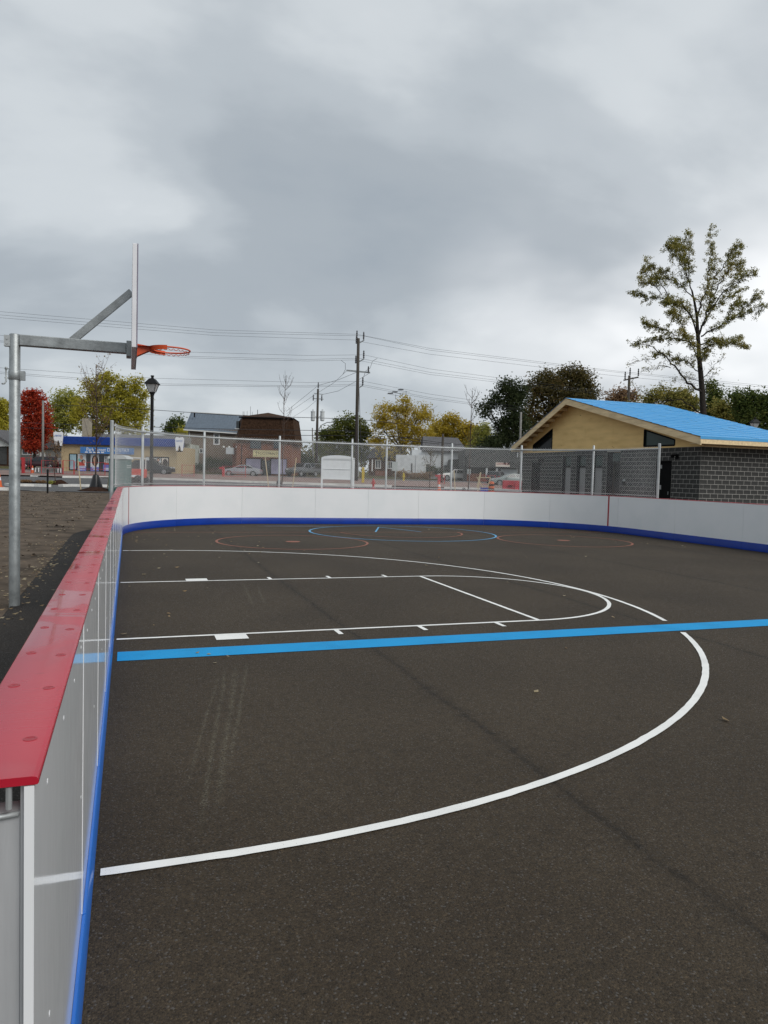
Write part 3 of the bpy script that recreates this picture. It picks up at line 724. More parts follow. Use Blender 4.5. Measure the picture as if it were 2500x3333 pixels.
for hid, dist, (ax, a0, a1, z0, z1) in info:
    b = blk(ax, a1 - a0, z1 - z0); zc = (z0 + z1) / 2; ac = (a0 + a1) / 2
    c = Vector((0, ac, zc)) if ax == 'Y' else Vector((ac, 0, zc))
    off = rnd.uniform(-.0015, .0015)
    c += Vector((off, 0, 0)) if ax == 'Y' else Vector((0, off, 0))
    if cnt < 298 and not hid:
        k = (ax, round(a1 - a0, 3), round(z1 - z0, 3))
        if k not in bmesh_cache:
            o = b.build('block', 'block_dark', wallo); bmesh_cache[k] = o.data; o.location = c
        else: put('block', bmesh_cache[k], wallo, c)
        cnt += 1
    else: rest.add([Vector(v) + c for v in b.v], b.f)
stuff(rest.build('far_blocks', 'block_dark', wallo))
# openings
for y0, y1, z0, z1, kind in opens:
    a, c = y0 - YA, y1 - YA
    if kind == 'door' or kind == 'door2':
        d = MB().bb(.10, .14, a + .05, c - .05, .02, z1 - .05).build('door', 'frame_black', pav)
        f = MB(); f.bb(.02, .12, a + .002, a + .05, 0, z1 - .002); f.bb(.02, .12, c - .05, c - .002, 0, z1 - .002); f.bb(.02, .12, a + .05, c - .05, z1 - .05, z1 - .002); f.build('door_frame', 'frame_black', d)
        if kind == 'door2':
            MB().bb(.08, .098, c - .32, c - .2, 1.28, 1.48).build('door_plate', 'device_grey', d)
            MB().bb(.08, .098, c - .32, c - .2, 2.25, 2.42).build('door_plate', 'device_grey', d)
            MB().tube([(.06, a + .25, 1.05), (.06, a + .25, 1.2)], .012, 6).build('handle', 'galv_pale', d)
    elif kind == 'leaf':
        d = MB().bb(.12, .16, a + .03, c - .18, .02, 2.30).build('door', 'door_grey', pav)
        MB().bb(.11, .15, a + .03, c - .18, 2.40, z1 - .05).build('transom', 'glass_green', d)
        f = MB(); f.bb(.01, .19, c - .18, c - .002, 0, z1 - .002); f.bb(.03, .17, a + .002, a + .028, 0, z1 - .002); f.bb(.03, .17, a + .03, c - .182, 2.305, 2.395); f.bb(.03, .17, a + .03, c - .182, z1 - .048, z1 - .002); f.build('door_frame', 'frame_black', d)
        MB().bar((.105, a + .12, 1.5), (.105, a + .12, 1.62), .03).build('handle', 'frame_black', d)
    else:
        d = MB().bb(.5, .52, a + .01, c - .01, 0.02, 2.5).build('dark_opening', 'void', pav)
        MB().bb(.10, .12, a + .03, c - .35, 2.62, z1 - .05).build('transom', 'glass_green', d)
        f = MB(); f.bb(.02, .19, a + .002, a + .04, 0, z1 - .002); f.bb(.02, .19, c - .3, c - .002, 0, z1 - .002); f.bb(.03, .17, a + .04, c - .3, 2.54, 2.62); f.build('door_frame', 'frame_black', d)
# lamps and small wall devices
def walllamp(u, z):
    y = side_p(u, 1500).y - YA
    b = MB(); b.bb(-.03, .0, y - .09, y + .09, z - .12, z + .1); b.tube([(-.03, y, z), (-.16, y, z + .05), (-.26, y, z + .02)], .035, 8); b.lathe([(.09, z - .08), (.075, z + .05), (.03, z + .07)], (-.27, y, 0), 10)
    b.build('wall_lamp', 'frame_black', pav, smooth=40)
walllamp(1768, 2.72); walllamp(2204, 2.80)
y = side_p(2032, 1575).y - YA
b = MB(); b.bb(-.05, 0, y - .07, y + .07, 1.62, 1.72); b.build('wall_outlet', 'device_grey', pav); MB().bb(-.12, -.0, y - .09, y + .03, 1.45, 1.6).build('wall_outlet', 'frame_black', pav)
# roof geometry
YR, ZR = 26.06, 6.08; OH = .72; XF0 = XG - OH; YE0, ZE = 15.82, 3.56; YE1 = 31.95; ZE1 = 3.60; XB = 30.4
def zr(y): return ZR + (ZE - ZR) * (YR - y) / (YR - YE0) if y <= YR else ZR + (ZE1 - ZR) * (y - YR) / (YE1 - YR)
TH = .05
# gable sheathing (plywood) as separate sheets with fine joints; windows cut out
winL = [(30.56, 3.33), (30.56, 3.66), (28.44, 4.54), (28.44, 3.33)]; winR = [(20.32, 3.31), (20.32, 4.10), (18.21, 3.55), (18.21, 3.30)]
FB = .34      # fascia depth
def gtop(y): return zr(y) - .06
zb = BT + .005
sheets = []
cuts = sorted([YA, 18.21, 20.32, 28.44, 30.56, YB, YR, 22.74, 25.16, 27.3])
for y0, y1 in zip(cuts, cuts[1:]):
    a, c = y0 - YA + .004, y1 - YA - .004
    if abs(y0 - 18.21) < .01:
        low, up = (lambda y: 3.30), (lambda y: 3.55 + (4.10 - 3.55) * (y - 18.21) / 2.11)
    elif abs(y0 - 28.44) < .01:
        low, up = (lambda y: 3.33), (lambda y: 4.54 + (3.66 - 4.54) * (y - 28.44) / 2.12)
    else: low = None
    if low is None:
        MB().prism([(a, zb), (c, zb), (c, gtop(y1)), (a, gtop(y0))], (.0, 0, 0), (0, 1, 0), (0, 0, 1), (.02, 0, 0)).build('plywood_sheet', 'plywood', pav)
    else:
        MB().prism([(a, zb), (c, zb), (c, low(y1)), (a, low(y0))], (0, 0, 0), (0, 1, 0), (0, 0, 1), (.02, 0, 0)).build('plywood_sheet', 'plywood', pav)
        MB().prism([(a, up(y0)), (c, up(y1)), (c, gtop(y1)), (a, gtop(y0))], (0, 0, 0), (0, 1, 0), (0, 0, 1), (.02, 0, 0)).build('plywood_sheet', 'plywood', pav)
for wn in (winL, winR):
    poly = [(y - YA, z) for y, z in wn]; cy = sum(p[0] for p in poly) / 4; cz = sum(p[1] for p in poly) / 4
    g = MB().prism(poly, (.06, 0, 0), (0, 1, 0), (0, 0, 1), (.02, 0, 0)).build('gable_window', 'glass_dark' if wn is winL else 'glass_green', pav)
    f = MB()
    for i in range(4):
        p, q = poly[i], poly[(i + 1) % 4]
        f.bar((.03, p[0], p[1]), (.03, q[0], q[1]), .075, .075, up=(1, 0, 0))
    f.build('window_frame', 'frame_black', g)
# fascias (rake, eave), lookouts, soffit, deck
def rake(ya, yb, ext=0):
    a, c = ya - YA, yb - YA
    MB().prism([(a, zr(ya) - .03), (c, zr(yb) - .03), (c, zr(yb) - FB), (a, zr(ya) - FB)], (-OH, 0, 0), (0, 1, 0), (0, 0, 1), (.05, 0, 0)).build('rake_fascia', 'lumber', pav)
rake(YE0, YR - .002); rake(YR + .002, YE1)
MB().bb(-OH + .052, XB - XG, YE0 - YA, YE0 - YA + .045, ZE - .28, ZE - .04).build('eave_fascia', 'lumber', pav)
MB().bb(-OH + .052, XB - XG, YE1 - YA - .045, YE1 - YA, ZE1 - .28, ZE1 - .04).build('eave_fascia', 'lumber', pav)
MB().bb(.03, XE - XG, -.02, .18, BT + .002, BT + .06).build('top_plate', 'lumber', pav)
MB().bb(.03, XE - XG, .0, .05, BT + .062, 3.70).bb(.03, XE - XG, YB - YA - .05, YB - YA, BT + .062, 3.62).bb(XE - XG - .05, XE - XG, .06, YB - YA - .06, BT + .062, 3.62).build('blocking', 'lumber_soffit', pav)
so_ = MB(); so_.bb(-OH + .06, XB - XG, YE0 - YA + .05, -.025, ZE - .27, ZE - .25); so_.build('soffit', 'lumber', pav)
MB().bb(-OH + .05, .0, YE1 - YA - .32, YE1 - YA - .05, ZE1 - .30, ZE1 - .26).build('soffit', 'lumber', pav)
for k in range(9):
    y = YR + .3 + k * .62
    if y < YE1 - .2: MB().bar((-OH + .052, y - YA, zr(y) - .14), (-.002, y - YA, zr(y) - .14), .045, .16).build('lookout', 'lumber', pav)
for k in range(14):
    y = YR - .3 - k * .72
    if y > YE0 + .2: MB().bar((-OH + .052, y - YA, zr(y) - .14), (-.002, y - YA, zr(y) - .14), .045, .16).build('lookout', 'lumber', pav)
dk = MB()
for ya, yb in ((YE0, YR), (YR, YE1)):
    dk.prism([(ya - YA, zr(ya) - .004), (yb - YA, zr(yb) - .004), (yb - YA, zr(yb) - .03), (ya - YA, zr(ya) - .03)], (-OH - .01, 0, 0), (0, 1, 0), (0, 0, 1), (XB - XF0 + .01, 0, 0))
deck = dk.build('roof_deck', 'lumber_soffit', pav)
# membrane strips: overlapping pieces laid in courses
slope = math.atan2(ZR - ZE, YR - YE0); Ls = math.hypot(ZR - ZE, YR - YE0); nrow = 20; ch = Ls / nrow
mcache = {}
for r_ in range(nrow):
    x = -OH - .02 - (r_ * .37 % 1.0); k = 0
    while x < XB - XG:
        ln = [1.05, .8, 1.3][(r_ * 7 + k * 5) % 3]; x0 = max(x, -OH - .02); x1 = min(x + ln, XB - XG + .02); x += ln; k += 1
        if x1 - x0 < .06: continue
        key = round(x1 - x0, 2)
        if key not in mcache:
            w_ = (x1 - x0) - .004
            me = MB().add([(0, 0, .022), (w_, 0, .022), (w_, ch + .05, .0015), (0, ch + .05, .0015), (0, 0, .0), (w_, 0, .0)], [(0, 1, 2, 3), (0, 4, 5, 1)]).mesh('membrane_strip'); me.materials.append(MATS['membrane_blue']); mcache[key] = me
        s_ = r_ * ch; y = YE0 + s_ * math.cos(slope); z = ZE + s_ * math.sin(slope)
        M = Matrix.Translation((x0, y - YA, z + .001 + rnd.uniform(0, .010))) @ Matrix.Rotation(slope, 4, 'X')
        put('membrane_strip', mcache[key], deck, M=M)
MB().bb(-OH - .02, XB - XG, YE0 - YA - .012, YE0 - YA - .002, ZE - .09, ZE + .012).build('drip_edge', 'membrane_blue', deck)
mb = MB(); mb.prism([(YR - YA + .01, ZR + .002), (YE1 - YA, ZE1 + .002), (YE1 - YA, ZE1 + .012), (YR - YA + .01, ZR + .014)], (-OH - .01, 0, 0), (0, 1, 0), (0, 0, 1), (XB - XF0, 0, 0)); mb.build('membrane_strip', 'membrane_blue', deck)

# ================================================================== BUILDINGS ACROSS THE STREET
mat('stucco_tan', (.42, .33, .20), .9, .08, 3, .2, 40, spec=.2)
mat('roof_blue', (.012, .05, .26), .45, .12, 3, .05, 10, spec=.4)
mat('sign_blue', (.05, .17, .42), .5, .15, 1.2)
mat('sign_white', (.74, .75, .76), .5, .05, 4)
mat('sign_yellow', (.60, .53, .29), .6, .08, 4)
mat('sign_cream', (.70, .64, .56), .6, .05, 4)
mat('ink_black', (.015, .015, .015), .6, .1)
mat('ink_red', (.30, .035, .02), .6, .1)
mat('ink_blue', (.06, .16, .42), .6, .1)
mat('trim_white', (.70, .70, .68), .6, .06, 4)
mat('brick_brown', (.085, .045, .028), .9, .35, 6, .4, 40, spec=.15)
mat('brick_red', (.20, .085, .055), .9, .3, 6, .4, 40, spec=.15)
mat('shingle_brown', (.060, .034, .021), .95, .4, 5, .5, 30, spec=.12)
mat('shingle_grey', (.12, .12, .125), .95, .25, 6, .5, 30, spec=.12)
mat('metal_roof', (.115, .145, .18), .45, .1, 2, .03, 8, spec=.45)
mat('siding_brown', (.17, .125, .09), .85, .12, 3, .1, 20)
mat('siding_beige', (.33, .29, .22), .85, .1, 3, .1, 20)
mat('siding_grey', (.20, .195, .18), .85, .12, 3, .1, 20)
mat('stucco_white', (.52, .54, .55), .85, .1, 2, .15, 30)
mat('wall_dark', (.07, .072, .07), .85, .2, 3, .2, 30)
mat('wall_ivy', (.40, .42, .38), .9, .2, 2, .2, 30, col2=(.14, .17, .10))
mat('window_glass', (.035, .042, .048), .1, .4, 1.2, spec=.6)
mat('window_lilac', (.28, .26, .36), .3, .25, .9, spec=.5)
mat('poster_pale', (.58, .62, .64), .5, .12, 2)
mat('poster_blue', (.16, .17, .45), .5, .1, 2)
mat('poster_teal', (.30, .44, .50), .5, .2, 1.6)
mat('skin', (.52, .31, .22), .6, .1, 3)
mat('hair_dark', (.03, .018, .014), .6, .2, 3)
mat('shirt_red', (.45, .07, .05), .6, .2, 3)
mat('shirt_teal', (.18, .42, .38), .6, .2, 3)
mat('step_concrete', (.36, .32, .26), .9, .15, 3, .2, 30)
class Bld:
    def __init__(s, name, label, cat, u, D, group=None, yaw=0):
        s.D = D; s.p = base(u, D); s.root = thing(name, label, cat, s.p, ANG + yaw, group)
    def xz(s, u, v): return loc(s.p, u, v, s.D)
    def ext(s, a, c):
        (u0, v0), (u1, v1) = a, c; um, vm = (u0 + u1) / 2, (v0 + v1) / 2
        return s.xz(u0, vm)[0], s.xz(u1, vm)[0], s.xz(um, v1)[1], s.xz(um, v0)[1]
    def rect(s, name, a, c, m, y0=-.05, y1=0, parent=None, bevel=0):
        x0, x1, z0, z1 = s.ext(a, c)
        return MB().bb(x0, x1, y0, y1, z0, z1).build(name, m, parent or s.root, bevel=bevel)
    def window(s, a, c, glass='window_glass', frame='trim_white', fw=.1, y=0, mull=1, parent=None):
        x0, x1, z0, z1 = s.ext(a, c)
        w = MB().bb(x0, x1, y - .03, y + .02, z0, z1).build('window', glass, parent or s.root)
        f = MB(); f.bb(x0 - fw, x1 + fw, y - .07, y - .032, z1, z1 + fw); f.bb(x0 - fw, x1 + fw, y - .08, y - .032, z0 - fw, z0); f.bb(x0 - fw, x0, y - .07, y - .032, z0, z1); f.bb(x1, x1 + fw, y - .07, y - .032, z0, z1)
        for k in range(1, mull + 1):
            xm = x0 + (x1 - x0) * k / (mull + 1); f.bb(xm - fw / 3, xm + fw / 3, y - .06, y - .032, z0, z1)
        f.build('window_frame', frame, w); return w
    def poly(s, name, pts, m, y0, y1, parent=None):
        q = [s.xz(u, v) for u, v in pts]
        return MB().prism(q, (0, y0, 0), (1, 0, 0), (0, 0, 1), (0, y1 - y0, 0)).build(name, m, parent or s.root)

# --- dental office with blue mansard roof
den = Bld('dental_office', 'low tan dental office with blue mansard roof and poster windows', 'building', 388, 92)
x0, x1, z0, z1 = den.ext((200, 1448), (575, 1540))
zg = -.3
MB().bb(x0, x1, 0, 9, zg, z1).build('wall', 'stucco_tan', den.root)
zt = den.xz(388, 1424)[1]
rf = MB().add([(x0 - .1, -.45, z1 - .08), (x1 + .1, -.45, z1 - .08), (x1 + .1, .25, zt), (x0 - .1, .25, zt), (x0 - .1, 3, zt), (x1 + .1, 3, zt), (x0 - .1, 3, z1 - .08), (x1 + .1, 3, z1 - .08)], [(0, 1, 2, 3), (3, 2, 5, 4), (0, 3, 4, 6), (1, 7, 5, 2), (0, 6, 7, 1)]).build('mansard_roof', 'roof_blue', den.root)
for k in range(9):      # overlapping tile courses
    f = (k + .5) / 9.5
    MB().bb(x0 - .12, x1 + .12, -.47 + .7 * f - .03, -.47 + .7 * f + .02, z1 - .08 + (zt - z1 + .08) * f, z1 - .05 + (zt - z1 + .08) * f).build('roof_course', 'roof_blue', rf)
MB().bb(x0 + 3, x1 - .5, 3.2, 8.8, zt - .3, zt + .55).build('upper_storey', 'siding_grey', den.root)
a = den.rect('chimney', cA(930, 845), cA(1020, 1240), 'siding_beige', 4, 5.2)
MB().bb(x0 - .2, x1 + .3, -1.2, -.02, zg, .02).build('front_step', 'step_concrete', den.root)
d = den.rect('door', cL(420, 565), cL(570, 920), 'poster_teal', -.04, -.01); q = den.ext(cL(405, 552), cL(590, 940)); w_ = den.ext(cL(420, 565), cL(570, 920))
f = MB(); f.bb(q[0], w_[0], -.08, -.005, q[2], q[3]); f.bb(w_[1], q[1], -.08, -.005, q[2], q[3]); f.bb(w_[0], w_[1], -.08, -.005, w_[3], q[3]); f.bb(w_[0], w_[1], -.08, -.005, q[2], w_[2]); f.build('door_frame', 'frame_black', d)
sh = den.rect('shop_window', cL(600, 562), cJ(-30, 700), 'window_glass', -.02, -.005)
def poster(a, c, pieces, band=True, parent=sh):
    o = den.rect('poster', a, c, 'poster_pale', -.045, -.025, parent)
    return o
def blob(bld, name, pts, m, y, parent):
    q = [bld.xz(u, v) for u, v in pts]
    return MB().prism(q, (0, y, 0), (1, 0, 0), (0, 0, 1), (0, .004, 0)).build(name, m, parent)
def oval(cr, x, y, rx, ry, n=14): return [cr(x + rx * math.cos(2 * math.pi * i / n), y + ry * math.sin(2 * math.pi * i / n)) for i in range(n)]
# poster 1: two people, red and teal shirts
den.rect('poster', cL(605, 562), cL(800, 960), 'poster_pale', -.045, -.025)
blob(den, 'printed_shape', oval(cL, 655, 700, 42, 40), MATS['shirt_teal'], -.050, den.root)
blob(den, 'printed_shape', oval(cL, 690, 640, 36, 58), MATS['skin'], -.055, den.root)
blob(den, 'printed_shape', oval(cL, 735, 735, 48, 45), MATS['hair_dark'], -.055, den.root)
blob(den, 'printed_shape', oval(cL, 750, 745, 28, 40), MATS['skin'], -.060, den.root)
blob(den, 'printed_shape', [cL(612, 745), cL(690, 760), cL(770, 790), cL(770, 835), cL(612, 835)], MATS['shirt_red'], -.065, den.root)
den.rect('poster_band', cL(605, 850), cL(800, 960), 'poster_blue', -.070, -.066)
den.rect('poster_text', cL(640, 862), cL(785, 878), 'sign_white', -.074, -.071); den.rect('poster_text', cL(640, 905), cL(775, 922), 'sign_white', -.074, -.071)
# poster 2: long dark hair portrait
den.rect('poster', cL(905, 570), cL(1100, 965), 'poster_pale', -.045, -.025)
blob(den, 'printed_shape', oval(cL, 1010, 720, 76, 128), MATS['hair_dark'], -.050, den.root)
blob(den, 'printed_shape', oval(cL, 1008, 690, 40, 75), MATS['skin'], -.055, den.root)
blob(den, 'printed_shape', oval(cL, 1015, 790, 34, 60), MATS['skin'], -.056, den.root)
den.rect('poster_band', cL(905, 865), cL(1100, 965), 'poster_blue', -.070, -.066)
den.rect('poster_text', cL(940, 880), cL(1050, 895), 'sign_white', -.074, -.071); den.rect('poster_text', cL(970, 915), cL(1060, 932), 'sign_white', -.074, -.071)
# poster 3: grid of pictures, red band, blue band
den.rect('poster', cL(1225, 610), cL(1365, 810), 'poster_pale', -.045, -.025)
for r_ in range(4):
    for c_ in range(3): den.rect('printed_picture', cL(1240 + c_ * 42, 620 + r_ * 38), cL(1272 + c_ * 42, 648 + r_ * 38), 'siding_grey', -.050, -.046)
den.rect('poster_band', cL(1225, 770), cL(1365, 810), 'shirt_red', -.056, -.051)
den.rect('poster_band', cL(1200, 812), cL(1360, 960), 'poster_blue', -.062, -.046); den.rect('poster_text', cL(1225, 890), cL(1345, 905), 'sign_white', -.067, -.063); den.rect('poster_text', cL(1225, 925), cL(1340, 940), 'sign_white', -.067, -.063)
# right hand shop windows
w2 = den.window(cJ(640, 265), cJ(700, 380), 'poster_pale', 'frame_black', .05, 0, 0)
w3 = den.window(cJ(780, 268), cJ(1045, 560), 'window_glass', 'frame_black', .06, 0, 1)
den.rect('poster', cJ(780, 285), cJ(905, 380), 'poster_pale', -.06, -.035); blob(den, 'printed_shape', oval(cJ, 860, 310, 32, 32), MATS['hair_dark'], -.066, den.root); blob(den, 'printed_shape', oval(cJ, 862, 318, 20, 24), MATS['skin'], -.071, den.root); blob(den, 'printed_shape', oval(cJ, 800, 320, 22, 24), MATS['hair_dark'], -.066, den.root)
den.rect('poster', cJ(922, 285), cJ(1035, 470), 'sign_cream', -.06, -.035); blob(den, 'printed_shape', oval(cJ, 985, 380, 50, 85), MATS['hair_dark'], -.066, den.root)
# fascia sign
sg = den.rect('shop_sign', (268, 1457), (441, 1478), 'sign_blue', -.62, -.5)
sx0, sx1, sz0, sz1 = den.ext((268, 1457), (441, 1478))
tx = text('sign_text', 'Park Street DENTISTRY', MATS['sign_white'], sg, ((sx0 + sx1) / 2 + .1, -.63, sz0 + (sz1 - sz0) * .6), .62, (sx1 - sx0) * .80)
for k in range(5): MB().bb(sx0 + .6 + k * .5, sx0 + .95 + k * .5, -.635, -.622, sz0 + .1, sz0 + .22).build('small_lettering', 'sign_white', sg)
def toothpoly(x, z, w, h):
    return [(x - .5 * w, z + .42 * h), (x - .3 * w, z + .5 * h), (x, z + .44 * h), (x + .3 * w, z + .5 * h), (x + .5 * w, z + .42 * h), (x + .48 * w, z + .1 * h), (x + .38 * w, z - .5 * h), (x + .2 * w, z - .48 * h), (x + .06 * w, z - .12 * h), (x - .06 * w, z - .12 * h), (x - .2 * w, z - .48 * h), (x - .38 * w, z - .5 * h), (x - .48 * w, z + .1 * h)]
def tooth(u0, v0, u1, v1, label, D, dy):
    p = base((u0 + u1) / 2, D); r = thing('tooth_sign', label, 'sign', p, ANG, 'tooth shaped dentist signs')
    x0, zt = loc(p, u0, v0, D); x1, zb = loc(p, u1, v1, D)
    MB().prism(toothpoly((x0 + x1) / 2, (zt + zb) / 2, x1 - x0, zt - zb), (0, 0, 0), (1, 0, 0), (0, 0, 1), (0, .12, 0)).build('tooth_panel', 'sign_white', r)
    text('sign_text', 'DENTIST', MATS['ink_blue'], r, ((x0 + x1) / 2, -.01, zb + (zt - zb) * .70), .3, (x1 - x0) * .72)
    MB().bb((x0 + x1) / 2 - .06, (x0 + x1) / 2 + .06, .14, .3, zb - .1, zb + (zt - zb) * .5).build('post', 'dark_metal', r)
    MB().bb((x0 + x1) / 2 - .35, (x0 + x1) / 2 + .35, .13, .2, zb - .12, zb + .05).build('bracket', 'dark_metal', r)
tooth(174, 1404, 205, 1452, 'white tooth shaped sign at the left end of the blue roof', 91, 0)
tooth(570, 1422, 598, 1468, 'white tooth shaped sign reading dentist at the right end of the blue roof', 91, 0)

# --- house at the left edge
lh = Bld('gable_house', 'grey roofed house with white gable cut by the left edge', 'house', 10, 117)
gx = lh.ext((-70, 1452), (23, 1520))
MB().bb(gx[0] - 4, gx[1], .5, 9, -.5, gx[3]).build('wall', 'brick_brown', lh.root)
lh.poly('gable', [(-110, 1454), (-45, 1400), cI(205, 190), cI(205, 225), (-110, 1454)], 'trim_white', .2, .5)
rp = [lh.xz(*q) for q in [(-45, 1393), cI(240, 150), cI(236, 205), (-45, 1401)]]
MB().prism(rp, (0, -.3, 0), (1, 0, 0), (0, 0, 1), (0, 9.5, 0)).build('roof', 'shingle_grey', lh.root)
lh.rect('post', cI(200, 220), cI(236, 305), 'trim_white', .0, .2)
lh.rect('wall', cI(155, 310), cI(245, 640), 'siding_beige', .52, 3)
lh.rect('garage_door', cI(-60, 230), cI(120, 630), 'wall_dark', .42, .49)
for k in range(5): pass
# --- bungalow behind the red maple
bg = Bld('bungalow', 'beige and grey bungalow behind the red maple', 'house', 130, 116)
bx = bg.ext((66, 1452), (202, 1520))
MB().bb(bx[0], bx[1], 0, 8, -.6, bx[3]).build('wall', 'siding_beige', bg.root)
bg.rect('lower_wall', cI(470, 425), cI(900, 560), 'siding_grey', -.06, -.01)
bg.rect('side_wall', cI(1030, 250), cI(1380, 570), 'siding_grey', -.10, -.01)
MB().prism([bg.xz(60, 1456), bg.xz(208, 1460), bg.xz(180, 1425), bg.xz(90, 1423)], (0, -.5, 0), (1, 0, 0), (0, 0, 1), (0, 9, 0)).build('roof', 'shingle_grey', bg.root)
bg.window(cI(515, 255), cI(735, 400), 'window_glass', 'trim_white', .14, 0, 1)
bg.window(cI(820, 330), cI(860, 405), 'window_glass', 'trim_white', .1, 0, 0)
bg.rect('door', cI(900, 370), cI(1030, 480), 'trim_white', -.08, -.01)
# --- ivy covered white wall between office and brown house
iv = Bld('ivy_shed', 'pale shed with creeper on its wall right of the dental office', 'shed', 600, 100)
ix = iv.ext((577, 1445), (618, 1530)); MB().bb(ix[0], ix[1], 0, 5, -.4, ix[3]).build('wall', 'wall_ivy', iv.root)
iv.rect('awning', cB(980, 1330), cB(1080, 1410), 'wall_dark', -.5, -.02); iv.rect('door', cB(985, 1415), cB(1075, 1560), 'stucco_white', -.05, -.01)
# --- brown house with blue-grey metal roof
mh = Bld('metal_roof_house', 'tall brown house with blue grey standing seam metal roof', 'house', 690, 108)
mx = mh.ext((612, 1402), (762, 1540)); MB().bb(mx[0], mx[1] + 2, 0, 9, -.5, mx[3] + .2).build('wall', 'siding_brown', mh.root)
e0 = mh.xz(*cM(110, 405)); e1 = mh.xz(*cM(1000, 468)); r0 = mh.xz(*cM(100, 112)); r1 = mh.xz(*cM(1040, 170)); sc = 1 + 4.5 / 108
ro = MB().add([(e0[0], -.5, e0[1]), (e1[0], -.5, e1[1]), (r1[0] * sc, 4.5, r1[1] * sc), (r0[0] * sc, 4.5, r0[1] * sc), (e0[0], -.5, e0[1] - .15), (e1[0], -.5, e1[1] - .15), (r1[0] * sc, 4.8, r1[1] * sc - .2), (r0[0] * sc, 4.8, r0[1] * sc - .2), (e0[0], 9.5, e0[1]), (e1[0], 9.5, e1[1])], [(0, 1, 2, 3), (4, 7, 6, 5), (0, 4, 5, 1), (0, 3, 7, 4), (1, 5, 6, 2), (3, 2, 9, 8)]).build('roof', 'metal_roof', mh.root)
for k in range(20):
    f = (k + .5) / 20; a = Vector((e0[0] + (e1[0] - e0[0]) * f, -.5, e0[1] + (e1[1] - e0[1]) * f)); c = Vector(((r0[0] + (r1[0] - r0[0]) * f) * sc, 4.5, (r0[1] + (r1[1] - r0[1]) * f) * sc))
    MB().bar(a + Vector((0, 0, .03)), c + Vector((0, 0, .03)), .05, .09).build('roof_seam', 'metal_roof', ro)
MB().bar((r0[0] * sc, 4.5, r0[1] * sc + .05), (r1[0] * sc, 4.5, r1[1] * sc + .05), .3, .1).build('ridge_cap', 'trim_white', ro)
MB().bar((e0[0], -.58, e0[1] - .06), (e1[0], -.58, e1[1] - .06), .14, .16).build('gutter', 'trim_white', ro)
vz = mh.xz(*cM(210, 190)); MB().tube([(vz[0], 2.2, vz[1] + .1), (vz[0], 2.2, vz[1] + .75)], .1, 8).build('roof_vent', 'frame_black', ro)
mh.rect('downspout', cM(186, 440), cM(194, 1060), 'trim_white', -.12, -.02)
mh.window(cM(615, 490), cM(685, 645), 'window_glass', 'trim_white', .16, 0, 0); mh.window(cM(370, 735), cM(450, 795), 'window_glass', 'trim_white', .08, 0, 1)
# --- brown mansard building with the FOOTPRINTS sign
fb = Bld('mansard_building', 'brown shingled mansard building over a brick shop front', 'building', 860, 98)
fl_ = fb.xz(*cC(190, 1240)); c0 = fb.xz(*cC(300, 790)); c1 = fb.xz(*cC(1085, 790)); t0 = fb.xz(*cC(352, 428)); t1 = fb.xz(*cC(1042, 462)); ap = fb.xz(*cC(650, 355))
zb = c0[1]; zt = (t0[1] + t1[1]) / 2
MB().bb(c0[0] - .1, c1[0] - .5, .25, 11, -.6, zb - .02).build('brick_wall', 'brick_red', fb.root)
man = MB().add([(c0[0], 0, zb), (c1[0], 0, zb), (t1[0], .9, zt), (t0[0], .9, zt), (c0[0] - .5, 9, zb), (c1[0], 9, zb), (t1[0], 8, zt), (t0[0] - .5, 8, zt)], [(0, 1, 2, 3), (1, 5, 6, 2), (5, 4, 7, 6), (4, 0, 3, 7), (3, 2, 6, 7), (0, 4, 5, 1)]).build('mansard_roof', 'shingle_brown', fb.root)
for k in range(22):     # shingle courses
    f = (k + .4) / 22; xx0 = c0[0] + (t0[0] - c0[0]) * f; xx1 = c1[0] + (t1[0] - c1[0]) * f; z = zb + (zt - zb) * f; y = .9 * f
    MB().bb(xx0 + .03, xx1 - .03, y - .045, y + .03, z, z + .05).build('shingle_course', 'shingle_brown', man)
apz = zt + (ap[1] - t0[1]) * 1.15
MB().add([(t0[0] - .35, .7, zt), (t1[0] + .15, .7, zt), (t1[0] + .1, 8.2, zt), (t0[0] - .8, 8.2, zt), (ap[0], 4.2, apz), (t0[0] - .35, .7, zt - .12), (t1[0] + .15, .7, zt - .12)], [(0, 1, 4), (1, 2, 4), (2, 3, 4), (3, 0, 4), (0, 5, 6, 1)]).build('hip_roof', 'shingle_brown', fb.root)
MB().bb(t0[0] - .4, t1[0] + .2, .62, .72, zt - .16, zt + .02).build('roof_edge', 'frame_black', fb.root)
# left return wing
lw_ = fb.xz(*cC(205, 730)); lt = fb.xz(*cC(225, 480))
MB().add([(lw_[0], 3.5, zb), (c0[0] - .02, .05, zb), (t0[0] - .02, .95, zt - .02), (lt[0] + .3, 3.8, zt - .3)], [(0, 1, 2, 3)]).build('side_slope', 'brick_brown', fb.root)
MB().bb(lw_[0], c0[0] - .12, 1.6, 9, -.6, zb - .02).build('side_wall', 'brick_red', fb.root)
fb.rect('side_window', cC(262, 490), cC(300, 590), 'window_glass', 1.2, 1.9); fb.rect('window_sill', cC(245, 592), cC(305, 606), 'trim_white', 1.1, 1.9)
fb.rect('dormer_window', cC(478, 735), cC(622, 870), 'window_glass', -.12, .3); fb.rect('dormer_window', cC(795, 745), cC(868, 870), 'window_glass', -.12, .3)
wn = fb.window(cC(415, 1010), cC(612, 1200), 'window_lilac', 'frame_black', .08, .22, 0); fb.window(cC(755, 1015), cC(962, 1215), 'window_lilac', 'frame_black', .08, .22, 0)
